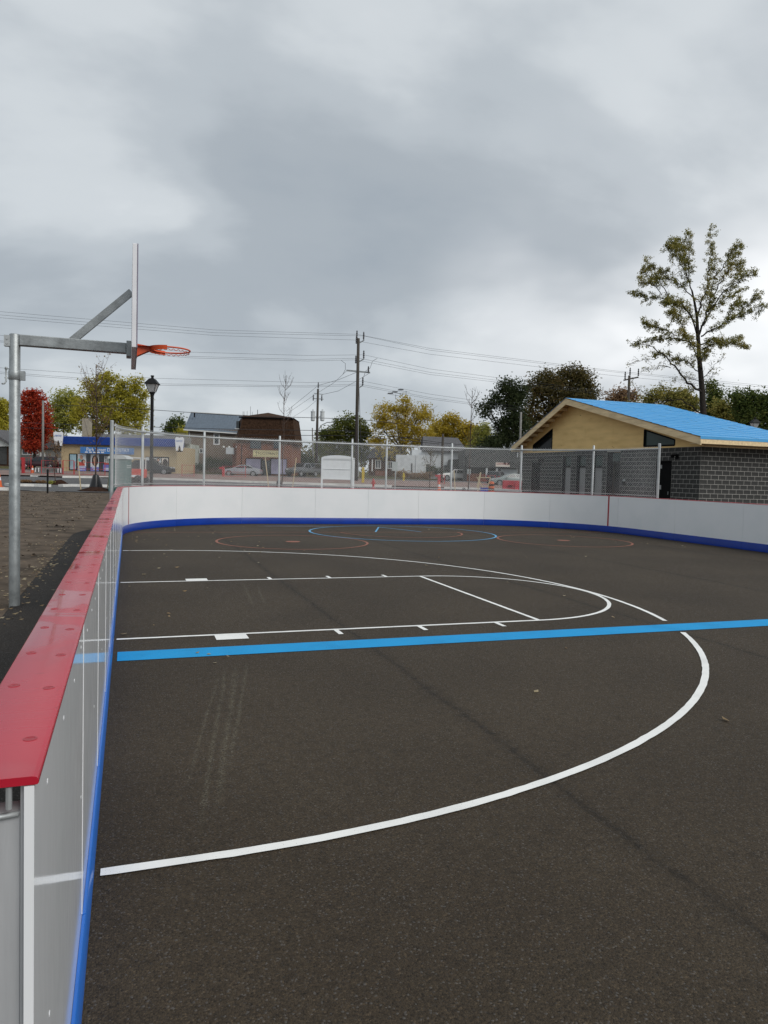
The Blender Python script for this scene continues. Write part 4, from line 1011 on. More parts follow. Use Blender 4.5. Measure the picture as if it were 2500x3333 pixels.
dr = fb.rect('door', cC(640, 1030), cC(735, 1230), 'window_glass', .17, .24); fb.rect('door_frame', cC(622, 1005), cC(638, 1235), 'frame_black', .12, .24, dr); fb.rect('door_frame', cC(737, 1005), cC(753, 1235), 'frame_black', .12, .24, dr)
fb.rect('awning', cM(785, 705), cM(910, 815), 'stucco_white', .8, 1.4); fb.rect('drainpipe', cM(1062, 660), cM(1072, 1100), 'frame_black', .12, .24)
for x in (745, 838, 968): 
    q = fb.xz(*cM(x, 690)); MB().lathe([(.16, -.1), (.1, .05), (.03, .1)], (q[0], .9, q[1]), 8).build('wall_lamp', 'trim_white', fb.root)
an = fb.xz(*cC(505, 310)); 
for x, yt, yb_ in ((300, 335, 400), (315, 335, 400), (358, 330, 395), (405, 265, 395), (430, 340, 395), (505, 310, 385)):
    q0 = fb.xz(*cC(x, yt)); q1 = fb.xz(*cC(x, yb_)); MB().tube([(q0[0], 4, q0[1]), (q1[0], 4, q1[1] - .6)], .04 if x == 505 else .022, 5).build('antenna', 'dark_metal', fb.root)
fb.rect('chimney', cC(312, 392), cC(415, 440), 'brick_brown', 3.6, 4.6)
fs_ = Bld('shop_sign', 'cream yellow sign board reading FOOTPRINTS on the brick shop front', 'sign', 866, 97.6)
sgn_ = fs_.rect('sign_board', cC(515, 897), cC(872, 985), 'sign_yellow', -.15, -.02)
q = fs_.ext(cC(515, 897), cC(872, 985)); zc = (q[2] + q[3]) / 2
text('sign_text', 'FOOTPRINTS', MATS['ink_black'], fs_.root, ((q[0] + q[1]) / 2 + .3, -.16, zc), .5, (q[1] - q[0]) * .78, ext=.015)
MB().bb(q[0] + .42, q[0] + .47, -.165, -.152, zc - .35, zc + .3).bb(q[0] + .27, q[0] + .62, -.164, -.153, zc + .1, zc + .15).build('cross_emblem', 'ink_black', fs_.root)
f = MB(); f.bb(q[0] + .08, q[1] - .08, -.158, -.151, q[3] - .14, q[3] - .11); f.bb(q[0] + .08, q[1] - .08, -.158, -.151, q[2] + .11, q[2] + .14); f.build('border_line', 'ink_black', fs_.root)
# --- dark house with white windows under the golden tree
dh = Bld('brick_house', 'dark brick house with white windows under the golden maple', 'house', 1250, 118)
dx = dh.ext((1200, 1488), (1292, 1560)); MB().bb(dx[0], dx[1], 0, 8, -.5, dx[3]).build('wall', 'brick_brown', dh.root)
dh.poly('roof', [(1193, 1490), (1300, 1493), (1280, 1462), (1215, 1460)], 'shingle_grey', -.5, 8.5)
dh.window(cN(222, 655), cN(318, 815), 'window_glass', 'trim_white', .12, 0, 2); dh.window(cN(495, 690), cN(570, 820), 'window_glass', 'trim_white', .12, 0, 1)
dh.rect('porch_post', cN(135, 640), cN(158, 890), 'trim_white', -1.2, -1.0); dh.rect('porch_step', cN(215, 880), cN(480, 985), 'brick_red', -1.2, -.1)
# --- white stucco house with grey roof
wh = Bld('white_house', 'white stucco house with grey gambrel roof and black porch', 'house', 1420, 106)
wx = wh.ext((1340, 1466), (1520, 1540)); MB().bb(wx[0], wx[1], 0, 9, -.6, wx[3]).build('wall', 'stucco_white', wh.root)
q = [wh.xz(*cE(*c)) for c in ((105, 905), (715, 912), (600, 728), (130, 705))]; sc = 1 + 3 / 106
MB().add([(q[0][0], -.4, q[0][1]), (q[1][0], -.4, q[1][1]), (q[2][0] * sc, 3, q[2][1] * sc), (q[3][0] * sc, 3, q[3][1] * sc), (q[0][0], 9.4, q[0][1]), (q[1][0], 9.4, q[1][1]), (q[2][0] * sc, 6, q[2][1] * sc), (q[3][0] * sc, 6, q[3][1] * sc)], [(0, 1, 2, 3), (3, 2, 6, 7), (7, 6, 5, 4), (0, 3, 7, 4), (1, 5, 6, 2), (0, 4, 5, 1)]).build('roof', 'shingle_grey', wh.root)
wh.rect('eaves', cE(90, 905), cE(720, 918), 'dark_metal', -.48, -.41)
lo_ = wh.ext(cN(950, 545), cN(1095, 905)); MB().bb(lo_[0] - 2, lo_[0] + 2.2, -1.2, -.02, -.6, lo_[3]).build('side_wing', 'stucco_white', wh.root)
wh.window(cN(1305, 735), cN(1378, 915), 'window_glass', 'trim_white', .1, 0, 0); wh.rect('downspout', cN(1085, 540), cN(1096, 905), 'sign_white', -1.3, -1.22); wh.rect('drainpipe', cN(985, 720), cN(1000, 900), 'frame_black', -1.3, -1.22)
po = MB().prism([wh.xz(*cE(*c)) for c in ((455, 1022), (690, 1018), (690, 1150), (420, 1150))], (0, -2.2, 0), (1, 0, 0), (0, 0, 1), (0, 2.1, 0)).build('porch_roof', 'wall_dark', wh.root)
wh.rect('porch_wall', cE(390, 1100), cE(440, 1180), 'wall_dark', -1.9, -.1)
wh.rect('dark_entry', cE(450, 1150), cE(690, 1255), 'siding_grey', -.3, -.02)
# --- dark shop with the nail salon sign
ns = Bld('dark_shop', 'dark grey shop building with red brick base and white posts', 'building', 1600, 97)
nx = ns.ext((1512, 1465), (1700, 1570)); MB().bb(nx[0], nx[1] + 3, 0, 9, -.5, nx[3]).build('wall', 'wall_dark', ns.root)
ns.rect('brick_base', cE(705, 1210), cE(1130, 1350), 'brick_red', -.25, -.02)
ns.rect('canopy', cE(700, 985), cE(1395, 1130), 'wall_dark', -1.3, -.02)
for x in (955, 1090): ns.rect('porch_post', cE(x - 12, 1135), cE(x + 12, 1265), 'stucco_white', -1.2, -.95)
ns.rect('shop_window', cE(1160, 1150), cE(1370, 1290), 'poster_pale', -.06, -.02); ns.rect('door', cE(1098, 1140), cE(1150, 1330), 'window_glass', -.08, -.02)
ns.rect('downspout', cE(1376, 930), cE(1386, 1250), 'stucco_white', -.14, -.04)
sn = Bld('nail_salon_sign', 'small white sign reading LOVE MY NAILS on the dark shop', 'sign', 1636, 95.6)
sn.rect('sign_board', cE(1092, 1060), cE(1282, 1116), 'sign_cream', -.14, -.04); q = sn.ext(cE(1092, 1060), cE(1282, 1116)); zc = q[2] + (q[3] - q[2]) * .63
text('sign_text', 'LOVE MY NAILS', MATS['ink_red'], sn.root, ((q[0] + q[1]) / 2, -.15, zc), .42, (q[1] - q[0]) * .88, ext=.02)
for k in range(11):
    if k not in (3, 7): MB().bb(q[0] + 1.0 + k * .5, q[0] + 1.34 + k * .5, -.16, -.142, q[2] + .28, q[2] + .62).build('small_lettering', 'ink_black', sn.root)

# ================================================================== TREES
mat('bark', (.075, .062, .050), .95, .3, 6, .6, 30, spec=.1, stretch=(3, 3, .6))
mat('bark_dark', (.035, .030, .026), .95, .3, 6, .6, 30, spec=.1)
mat('twig', (.085, .060, .050), .9, .2, 6, spec=.1)
leafmat('leaf_red', [(0.154, 0.018, 0.014), (0.360, 0.040, 0.022), (0.576, 0.082, 0.032), (0.612, 0.144, 0.072)], .7)
leafmat('leaf_yellow', [(0.200, 0.185, 0.025), (0.380, 0.345, 0.040), (0.540, 0.480, 0.065), (0.600, 0.530, 0.120)], .35)
leafmat('leaf_lime', [(0.196, 0.218, 0.046), (0.391, 0.391, 0.086), (0.552, 0.529, 0.172)], .35)
leafmat('leaf_gold', [(0.220, 0.165, 0.022), (0.429, 0.330, 0.039), (0.594, 0.451, 0.061), (0.550, 0.462, 0.110)], .35)
leafmat('leaf_green', [(0.041, 0.067, 0.018), (0.092, 0.132, 0.032), (0.207, 0.218, 0.052)], .3)
leafmat('leaf_round', [(0.055, 0.078, 0.020), (0.140, 0.165, 0.036), (0.280, 0.260, 0.055)], .3)
leafmat('leaf_dark', [(0.023, 0.039, 0.019), (0.051, 0.070, 0.027), (0.098, 0.113, 0.043)], .3)
leafmat('leaf_olive', [(0.044, 0.044, 0.020), (0.092, 0.083, 0.030), (0.167, 0.133, 0.044), (0.200, 0.125, 0.047)], .3)
leafmat('leaf_maple', [(0.101, 0.115, 0.027), (0.209, 0.209, 0.054), (0.351, 0.311, 0.081), (0.432, 0.338, 0.108)], .5)
leafmat('leaf_brown', [(0.182, 0.117, 0.065), (0.312, 0.195, 0.104), (0.429, 0.286, 0.156)], .6)
def leaf_quads(b, p, s, rr):
    d = Vector((rr.gauss(0, 1), rr.gauss(0, 1), rr.gauss(0, .7)))
    if d.length < 1e-3: d = Vector((1, 0, 0))
    d.normalize(); n = Vector((rr.gauss(0, 1), rr.gauss(0, 1), rr.gauss(0, 1))); t = d.cross(n)
    if t.length < 1e-3: return
    t.normalize(); l = s * rr.uniform(.7, 1.3); w = l * rr.uniform(.35, .6); up = d.cross(t) * w * .4
    b.add([p - d * l * .5, p + t * w * .5 + up, p + d * l * .6, p - t * w * .5 + up], [(0, 1, 2), (0, 2, 3)])
def tree(name, label, u, D, blobs, leaf, n=2600, ls=.26, fork=.35, tr=.22, bark='bark', group=None, seed=1, clump=.5, depth=.8, vbot=None):
    """blobs: (u, v, ru, rv) ellipses of foliage seen in the photo; each gets depth of its own"""
    rr = random.Random(seed); p0 = base(u, D); root = thing(name, label, 'tree', p0, ANG, group)
    k = D / F; bl = []
    for (bu, bv, ru, rv) in blobs:
        x, z = loc(p0, bu, bv, D); rx, rz = ru * k, rv * k
        bl.append((Vector((x, rr.uniform(-.35, .35) * rx, z)), Vector((rx, (rx + rz) / 2 * depth, rz))))
    zmin = min(c.z - r.z for c, r in bl); zmax = max(c.z + r.z for c, r in bl)
    cx = sum(c.x for c, r in bl) / len(bl); cy = sum(c.y for c, r in bl) / len(bl)
    fz = max(.8, zmin + (zmax - zmin) * fork * .5)
    t = MB(); fk = Vector((cx * .35, cy * .35, fz))
    t.tube([(0, 0, -.3), (0, 0, .3), fk * .5, fk], [tr * 1.35, tr * 1.05, tr * .9, tr * .75], 7)
    for c, r in bl:
        mid = fk.lerp(c, .5) + Vector((rr.gauss(0, .25), rr.gauss(0, .25), -.2)); t.tube([fk - Vector((0, 0, .2)), mid, c], [tr * .5, tr * .28, tr * .1], 5)
        for _ in range(9):
            q = c + Vector((rr.gauss(0, .5) * r.x, rr.gauss(0, .5) * r.y, rr.uniform(-.3, .95) * r.z)); t.tube([mid.lerp(c, rr.random()), (c + q) / 2 + Vector((0, 0, .1)), q], [tr * .1, tr * .06, .012], 4)
    t.build('trunk', bark, root, smooth=True)
    b = MB(); tot = sum((r.x * r.z) for c, r in bl)
    for c, r in bl:
        m_ = int(n * DENS * r.x * r.z / tot); ncl = max(8, m_ // 34)
        cl = []
        for _ in range(ncl):
            d = Vector((rr.gauss(0, 1), rr.gauss(0, 1), rr.gauss(0, 1))).normalized() * (rr.random() ** .42)
            cl.append((Vector((d.x * r.x, d.y * r.y, d.z * r.z)) + c, rr.uniform(.5, 1.3)))
        for _ in range(m_):
            q, sz = cl[rr.randrange(ncl)]; s = clump * sz
            leaf_quads(b, q + Vector((rr.gauss(0, s), rr.gauss(0, s), rr.gauss(0, s * .75))), ls * 1.25, rr)
    b.build('crown', leaf, root, recalc=False)
    return root
DENS = 1.9
G1 = 'trees across the street'
tree('broad_tree', 'yellow green tree cut off by the left edge', -5, 128, [(-5, 1325, 30, 40), (14, 1350, 20, 34), (-15, 1390, 40, 40), (15, 1400, 22, 30)], 'leaf_yellow', 2600, .34, seed=2, group=G1)
tree('maple_tree', 'deep red maple behind the dark SUV', 112, 110, [(112, 1302, 36, 36), (96, 1345, 26, 44), (138, 1345, 26, 44), (90, 1400, 24, 44), (120, 1415, 34, 46), (148, 1400, 18, 42), (108, 1450, 30, 22)], 'leaf_red', 5200, .30, seed=3, group=G1, bark='bark_dark', clump=.42)
tree('pale_tree', 'thin pale yellow tree between red maple and big yellow maple', 205, 132, [(195, 1310, 24, 36), (225, 1300, 20, 40), (185, 1360, 22, 44), (222, 1370, 28, 44), (180, 1410, 24, 20), (250, 1330, 18, 40)], 'leaf_lime', 2600, .36, seed=4, group=G1, clump=.7)
tree('big_maple', 'large yellow maple rising behind the dental office', 350, 124, [(345, 1235, 28, 36), (300, 1270, 34, 46), (385, 1262, 34, 38), (440, 1250, 24, 32), (418, 1300, 44, 46), (330, 1320, 46, 56), (270, 1340, 36, 56), (380, 1350, 56, 46), (448, 1345, 34, 50), (472, 1285, 14, 16), (300, 1390, 60, 34), (430, 1395, 44, 24)], 'leaf_yellow', 10500, .30, seed=5, group=G1, tr=.4, clump=.52)
tree('small_tree', 'small dark green tree left of the metal roof', 568, 130, [(572, 1382, 28, 24), (548, 1395, 18, 18), (590, 1400, 16, 18), (570, 1425, 30, 26)], 'leaf_green', 1700, .3, seed=6, group=G1)
tree('small_tree', 'small bushy yellow tree beside the metal roof house', 590, 120, [(594, 1412, 14, 14), (585, 1430, 14, 14)], 'leaf_yellow', 600, .26, seed=66, group=G1)
tree('round_tree', 'rounded green tree behind the tall utility pole', 1125, 122, [(1145, 1388, 40, 38), (1100, 1400, 34, 32), (1062, 1425, 34, 34), (1180, 1415, 30, 38), (1120, 1440, 60, 34), (1050, 1462, 36, 26), (1160, 1475, 60, 30), (1090, 1490, 60, 34)], 'leaf_round', 6500, .32, seed=7, group=G1, tr=.3)
tree('golden_maple', 'golden maple with open crown above the white house', 1310, 118, [(1325, 1320, 36, 32), (1290, 1345, 30, 34), (1245, 1340, 30, 30), (1240, 1385, 34, 40), (1300, 1395, 46, 40), (1355, 1370, 34, 46), (1385, 1350, 24, 34), (1375, 1420, 34, 44), (1320, 1440, 50, 30), (1235, 1435, 34, 28), (1260, 1475, 40, 24)], 'leaf_gold', 5600, .27, seed=8, group=G1, tr=.34, clump=.5)
tree('yellow_tree', 'low yellow tree behind the grey gambrel roof', 1460, 140, [(1470, 1372, 30, 30), (1430, 1395, 34, 32), (1500, 1400, 34, 32), (1535, 1405, 24, 30), (1415, 1420, 24, 24), (1470, 1425, 50, 24), (1520, 1440, 34, 30)], 'leaf_gold', 4200, .36, seed=9, group=G1, tr=.25)
tree('lime_tree', 'lime yellow small tree left of the dark sparse tree', 1570, 128, [(1580, 1400, 24, 22), (1560, 1425, 26, 26), (1590, 1440, 24, 30), (1540, 1455, 26, 24), (1570, 1475, 36, 20)], 'leaf_lime', 2200, .3, seed=10, group=G1, tr=.2)
tree('sparse_dark_tree', 'dark sparse tree leaning over left of the plywood gable', 1655, 112, [(1650, 1268, 30, 30), (1620, 1300, 26, 26), (1590, 1322, 26, 18), (1580, 1345, 12, 16), (1665, 1310, 32, 38), (1690, 1280, 26, 40), (1670, 1360, 34, 36), (1640, 1385, 28, 30), (1690, 1400, 34, 44), (1640, 1430, 44, 30), (1600, 1450, 44, 26)], 'leaf_dark', 6500, .30, seed=11, group=G1, tr=.34, bark='bark_dark', clump=.6)
tree('olive_tree', 'big olive brown tree behind the plywood gable', 1820, 118, [(1865, 1215, 34, 32), (1895, 1245, 36, 44), (1830, 1240, 34, 40), (1775, 1240, 32, 36), (1745, 1270, 36, 46), (1800, 1290, 50, 56), (1870, 1300, 56, 56), (1915, 1285, 26, 40), (1740, 1350, 40, 60), (1810, 1370, 60, 50), (1760, 1430, 50, 40), (1900, 1340, 40, 36)], 'leaf_olive', 11500, .32, seed=12, group=G1, tr=.45, bark='bark_dark', clump=.62)
G2 = 'trees behind the pavilion roof'
tree('tan_bush', 'tan brown leafed tree beside the crossarm pole behind the roof', 2028, 92, [(2025, 1288, 24, 16), (2000, 1296, 18, 12), (2052, 1292, 16, 14), (2028, 1318, 44, 20)], 'leaf_brown', 1500, .26, seed=13, group=G2, tr=.14)
tree('yellow_shrub_tree', 'yellow olive shrub tree left of the tall maple trunk', 2150, 78, [(2140, 1288, 18, 20), (2185, 1300, 22, 20), (2110, 1306, 20, 12), (2225, 1290, 22, 28), (2200, 1322, 50, 16), (2250, 1316, 26, 22)], 'leaf_maple', 2600, .24, seed=14, group=G2, tr=.14, clump=.45)
tree('narrow_tree', 'narrow dark green tree right behind the tall maple trunk', 2318, 80, [(2318, 1262, 12, 18), (2320, 1288, 18, 20), (2322, 1316, 24, 24), (2330, 1345, 34, 22)], 'leaf_green', 1700, .24, seed=15, group=G2, tr=.14, clump=.35)
tree('green_tree', 'bushy green yellow tree between maple trunk and right edge', 2375, 74, [(2350, 1330, 28, 22), (2395, 1340, 30, 26), (2370, 1362, 46, 22), (2420, 1375, 30, 22)], 'leaf_maple', 2400, .22, seed=16, group=G2, tr=.14, clump=.4)
tree('dark_tree', 'dark green tree at the right edge behind the roof', 2450, 70, [(2400, 1296, 22, 24), (2450, 1288, 14, 22), (2455, 1316, 30, 26), (2490, 1300, 16, 24), (2430, 1336, 34, 24), (2480, 1350, 36, 30), (2440, 1372, 44, 22), (2520, 1345, 30, 40), (2500, 1390, 40, 24)], 'leaf_green', 5200, .22, seed=17, group=G2, tr=.2, clump=.42)

# --- tall maple behind the pavilion, limbs traced from the photo with their own depth
def tall_maple():
    rr = random.Random(21); D = 55; p0 = base(2300, D)
    root = thing('tall_maple', 'tall sparse maple with bare lower limbs behind the blue roof', 'tree', p0, ANG)
    def L(x, y): 
        a, z = loc(p0, *cH(x, y), D); return Vector((a * .975, 0, z))
    trunk = [(1030, 2300), (1022, 1900), (1010, 1690), (995, 1500), (980, 1350), (972, 1200), (962, 1050), (955, 930), (930, 790), (905, 680)]
    t = MB(); pts = [L(*q) for q in trunk]; pts[0].z = -.3
    t.tube(pts, [.30, .235, .205, .185, .165, .145, .12, .10, .08, .06], 10)
    limbs = [
        ([(905, 680), (880, 560), (868, 430), (885, 250), (888, 110)], .08, 0.2), ([(960, 930), (985, 820), (1035, 640), (1050, 420), (1055, 90)], .11, -.4), ([(980, 1120), (1050, 930), (1130, 720), (1180, 500), (1160, 220)], .13, .5),
        ([(1008, 1690), (850, 1590), (700, 1440), (560, 1340), (420, 1250), (255, 1245)], .15, -1.0), ([(960, 1225), (850, 1150), (720, 1130), (560, 1150), (370, 1185)], .11, .8), ([(955, 1100), (880, 940), (760, 840), (640, 830), (560, 830)], .10, -.6),
        ([(945, 990), (800, 800), (650, 740), (500, 725), (340, 690)], .10, .7), ([(660, 742), (590, 600), (530, 480), (500, 370)], .06, .3), ([(620, 720), (500, 590), (435, 460)], .05, .2), ([(520, 640), (385, 570)], .04, 0), ([(925, 760), (800, 610), (690, 520), (650, 440)], .07, .6), ([(890, 620), (760, 420), (690, 300), (645, 285)], .06, -.5), ([(850, 480), (760, 300), (690, 215)], .05, -.3), ([(870, 430), (830, 280), (790, 145)], .05, .5),
        ([(985, 1130), (1100, 1070), (1250, 980), (1400, 940), (1555, 870)], .10, -.7), ([(1000, 1220), (1130, 1170), (1300, 1180), (1480, 1105)], .09, .8), ([(1000, 1260), (1150, 1200), (1280, 1230), (1375, 1265)], .08, -.8), ([(1020, 1030), (1150, 840), (1300, 740), (1505, 630)], .09, .9), ([(1065, 900), (1200, 700), (1320, 620), (1440, 540)], .08, -.9), ([(1130, 720), (1250, 520), (1340, 400), (1415, 255)], .08, .3), ([(1180, 500), (1230, 380), (1300, 270)], .06, -.6), ([(1270, 970), (1350, 850), (1440, 735)], .05, .6), ([(1320, 960), (1430, 850), (1512, 745)], .05, -.5), ([(1300, 620), (1380, 500), (1420, 400)], .05, .2),
        ([(985, 1410), (1060, 1310), (1150, 1190)], .08, .7), ([(1003, 1580), (1080, 1450), (1150, 1350)], .06, -.7), ([(1030, 1720), (1090, 1560), (1165, 1470)], .05, .5), ([(985, 1450), (930, 1290), (850, 1180), (760, 1100)], .08, -.5), ([(985, 1480), (880, 1370), (760, 1320), (600, 1290)], .07, .7), ([(700, 1440), (590, 1420), (480, 1470), (385, 1470)], .05, -.5), ([(560, 1340), (430, 1360), (305, 1390)], .04, .4), ([(720, 1130), (640, 1060), (520, 1010), (470, 970)], .06, .6), ([(850, 1150), (780, 1010), (700, 950), (620, 920)], .06, -.6),
        ([(990, 1560), (880, 1540), (760, 1560), (640, 1590)], .04, -.6), ([(850, 1590), (920, 1640), (960, 1660)], .03, .3), ([(1015, 1900), (820, 1740), (560, 1765), (300, 1770)], .09, .9), ([(560, 1765), (470, 1680), (350, 1600)], .04, .5), ([(700, 1750), (620, 1660), (560, 1600)], .035, -.4)]
    lf = MB(); k = 55 / F / 3.016
    for pl, r, dy in limbs:
        pts = [L(*q) for q in pl]; n = len(pts)
        for i, p in enumerate(pts): p.y = dy * 1.6 * i / (n - 1) + rr.gauss(0, .1)
        # smooth subdivide
        fine = []
        for i in range(n - 1):
            for j in range(4):
                f = j / 4; q = pts[i].lerp(pts[i + 1], f); q += Vector((rr.gauss(0, .05), rr.gauss(0, .05), rr.gauss(0, .05))); fine.append(q)
        fine.append(pts[-1]); m_ = len(fine)
        t.tube(fine, [max(.012, .62 * r * (1 - .9 * i / (m_ - 1))) for i in range(m_)], 5)
        bare = pl[0][1] > 1540 or (pl[0] == (700, 1440)) or (pl[0] == (560, 1340))
        for i in range(2 if m_ > 6 else 1, m_):
            for _ in range(4 if not bare else 3):
                q = fine[i] + Vector((rr.gauss(0, .15), rr.gauss(0, .15), rr.gauss(0, .1))); fr = i / (m_ - 1)
                ln = rr.uniform(.3, .85) * (1.1 - .8 * fr); gd = (fine[i] - fine[i - 1]).normalized()
                d = (gd * .8 + Vector((rr.gauss(0, .8), rr.gauss(0, .8), rr.gauss(.25, .6)))).normalized(); e = q + d * ln
                t.tube([q, (q + e) / 2 + Vector((0, 0, .05)), e], [.013, .010, .006], 3, False)
                nl = rr.randint(20, 40) if not bare else rr.randint(1, 5)
                if fr < .25: nl //= 3
                for _ in range(nl): leaf_quads(lf, q.lerp(e, rr.uniform(.2, 1.0)) + Vector((rr.gauss(0, .09), rr.gauss(0, .09), rr.gauss(0, .08))), .118, rr)
    t.build('trunk', 'bark_dark', root, smooth=True); lf.build('crown', 'leaf_maple', root, recalc=False)
tall_maple()

# --- young street trees
def sapling(name, label, u, D, vt, spread, nb, leaf=None, nl=0, seed=1, r=.035, lean=0, low=.25, stakes=None, bag=False, group='young street trees', mound=False):
    rr = random.Random(seed); p0 = base(u, D); root = thing(name, label, 'tree', p0, ANG, group); _, H = loc(p0, u, vt, D); k = D / F
    t = MB(); pts = [Vector((lean * f + rr.gauss(0, .03), rr.gauss(0, .03), H * f)) for f in (0, .15, .3, .45, .6, .75, .88, 1)]; t.tube(pts, [r * (1 - .85 * i / 7) + .004 for i in range(8)], 6)
    lf = MB(); sw = spread * k
    for i in range(nb):
        f = rr.uniform(low, .93); j = int(f * 7); p = pts[j].lerp(pts[min(7, j + 1)], f * 7 - j); a = rr.uniform(0, 6.28); ln = sw * (1.05 - .55 * f) * rr.uniform(.6, 1.1)
        e1 = p + Vector((math.cos(a) * ln * .55, math.sin(a) * ln * .55, ln * .55)); e2 = p + Vector((math.cos(a) * ln * .85, math.sin(a) * ln * .85, ln * 1.35))
        t.tube([p, e1, e2], [.016, .011, .006], 4, False)
        for _ in range(3):
            q = p.lerp(e1, rr.random()) if rr.random() < .5 else e1.lerp(e2, rr.random()); g = q + Vector((rr.gauss(0, .22), rr.gauss(0, .22), rr.uniform(.15, .55))) * sw * .55
            t.tube([q, g], [.009, .005], 3, False)
            if leaf:
                for _ in range(nl): leaf_quads(lf, q.lerp(g, rr.random()) + Vector((rr.gauss(0, .08), rr.gauss(0, .08), rr.gauss(0, .08))), .14, rr)
    t.build('trunk', 'twig', root, smooth=True)
    if leaf: lf.build('crown', leaf, root, recalc=False)
    return root, p0
sapling('young_tree', 'brown twiggy young tree with black watering bag beside the bare soil', 312, 51.5, 1190, 95, 46, 'leaf_brown', 2, 31, .06, low=.28)
sapling('young_tree', 'small brown leafed young tree in the mulch bed', 179, 62, 1440, 42, 26, 'leaf_brown', 3, 32, .04, low=.3)
sapling('young_tree', 'bare young tree in front of the brown mansard building', 917, 55, 1222, 55, 22, None, 0, 33, .045, lean=.15, low=.3)
sapling('young_tree', 'bare forked young tree in front of the lime yellow trees', 1522, 55, 1272, 60, 20, None, 0, 34, .045, lean=.1, low=.42)
sapling('young_tree', 'slim young tree with sparse leaves before the white house', 1398, 62, 1468, 42, 18, 'leaf_olive', 2, 35, .035, low=.35)
def bag(u, D, w, h, label):
    p = base(u, D); b = MB(); rr = random.Random(int(u)); k = D / F; w *= k; h *= k; prof = [(.48, 0), (.5, .06), (.42, .35), (.3, .7), (.2, .95), (.17, 1)]; n = 18; vs = []; fs = []
    for r, z in prof:
        for j in range(n):
            a = 2 * math.pi * j / n; q = 1 + .14 * math.sin(j * 2.6 + z * 7) * (1 - z) + rr.gauss(0, .03); vs.append((r * w * q * math.cos(a), r * w * q * math.sin(a), z * h))
    for i in range(len(prof) - 1):
        for j in range(n): a = i * n + j; c = i * n + (j + 1) % n; fs.append((a, c, c + n, a + n))
    fs.append(tuple(range((len(prof) - 1) * n, len(prof) * n))); b.add(vs, fs)
    o = b.build('watering_bag', 'black_plastic', None, smooth=True); o.location = p; o.rotation_euler = (0, 0, ANG); tag(o, label, 'watering bag', 'black tree watering bags')
bag(312, 51.3, 44, 52, 'black watering bag around the young tree by the bare soil'); bag(907, 54.8, 30, 44, 'black watering bag behind the fence before the brown mansard building'); bag(1509, 54.8, 26, 36, 'black watering bag behind the fence near the white parked cars')
mat('stake_wood', (.52, .42, .27), .85, .15, 5)
def stake(u0, v0, u1, v1, D, label):
    p = base(u1, D); x0, z0 = loc(p, u0, v0, D); x1, _ = loc(p, u1, v1, D)
    o = MB().bar((0, 0, -.05), (x0 - x1, 0, z0), .06).build('wooden_stake', 'stake_wood'); o.location = p; o.rotation_euler = (0, 0, ANG); tag(o, label, 'stake', 'wooden tree stakes')
stake(*cA(1055, 1450), *cA(1095, 1870), 50.6, 'pale wooden stake left of the nearest watering bag'); stake(*cA(1500, 1465), *cA(1445, 1870), 50.6, 'pale wooden stake between watering bag and end fence post')
stake(*cC(675, 985), *cC(735, 1370), 54, 'wooden stake below the FOOTPRINTS sign'); stake(*cC(1095, 995), *cC(1035, 1370), 54, 'wooden stake between brick shop front and white notice board')
stake(*cE(527, 1165), *cE(553, 1430), 54, 'wooden stake in front of the white hatchback'); stake(*cE(890, 1190), *cE(830, 1430), 54, 'wooden stake in front of the red brick base')
def mound(u, D, ru, h, label, m='mulch'):
    p = base(u, D); rr = random.Random(int(u) + 5); b = MB(); n = 26; rings = [(1.0, -.05), (.85, .25), (.6, .6), (.3, .9)]; vs = []; fs = []; w = ru * D / F
    for r, z in rings:
        for j in range(n):
            a = 2 * math.pi * j / n; q = 1 + rr.gauss(0, .05); vs.append((r * w * q * math.cos(a), r * w * .8 * q * math.sin(a), max(-.05, z * h + rr.gauss(0, .03))))
    vs.append((0, 0, h))
    for i in range(3):
        for j in range(n): a = i * n + j; c = i * n + (j + 1) % n; fs.append((a, c, c + n, a + n))
    for j in range(n): fs.append((3 * n + j, 3 * n + (j + 1) % n, 4 * n))
    o = b.add(vs, fs).build('mulch_mound', m, None, smooth=True); o.location = p; o.rotation_euler = (0, 0, ANG); tag(o, label, 'mulch', 'mulch mounds')
mound(312, 49.8, 56, .28, 'dark mulch mound under the nearest young tree'); mound(190, 61.5, 32, .38, 'dark mulch mound in the kerbed planting bed')

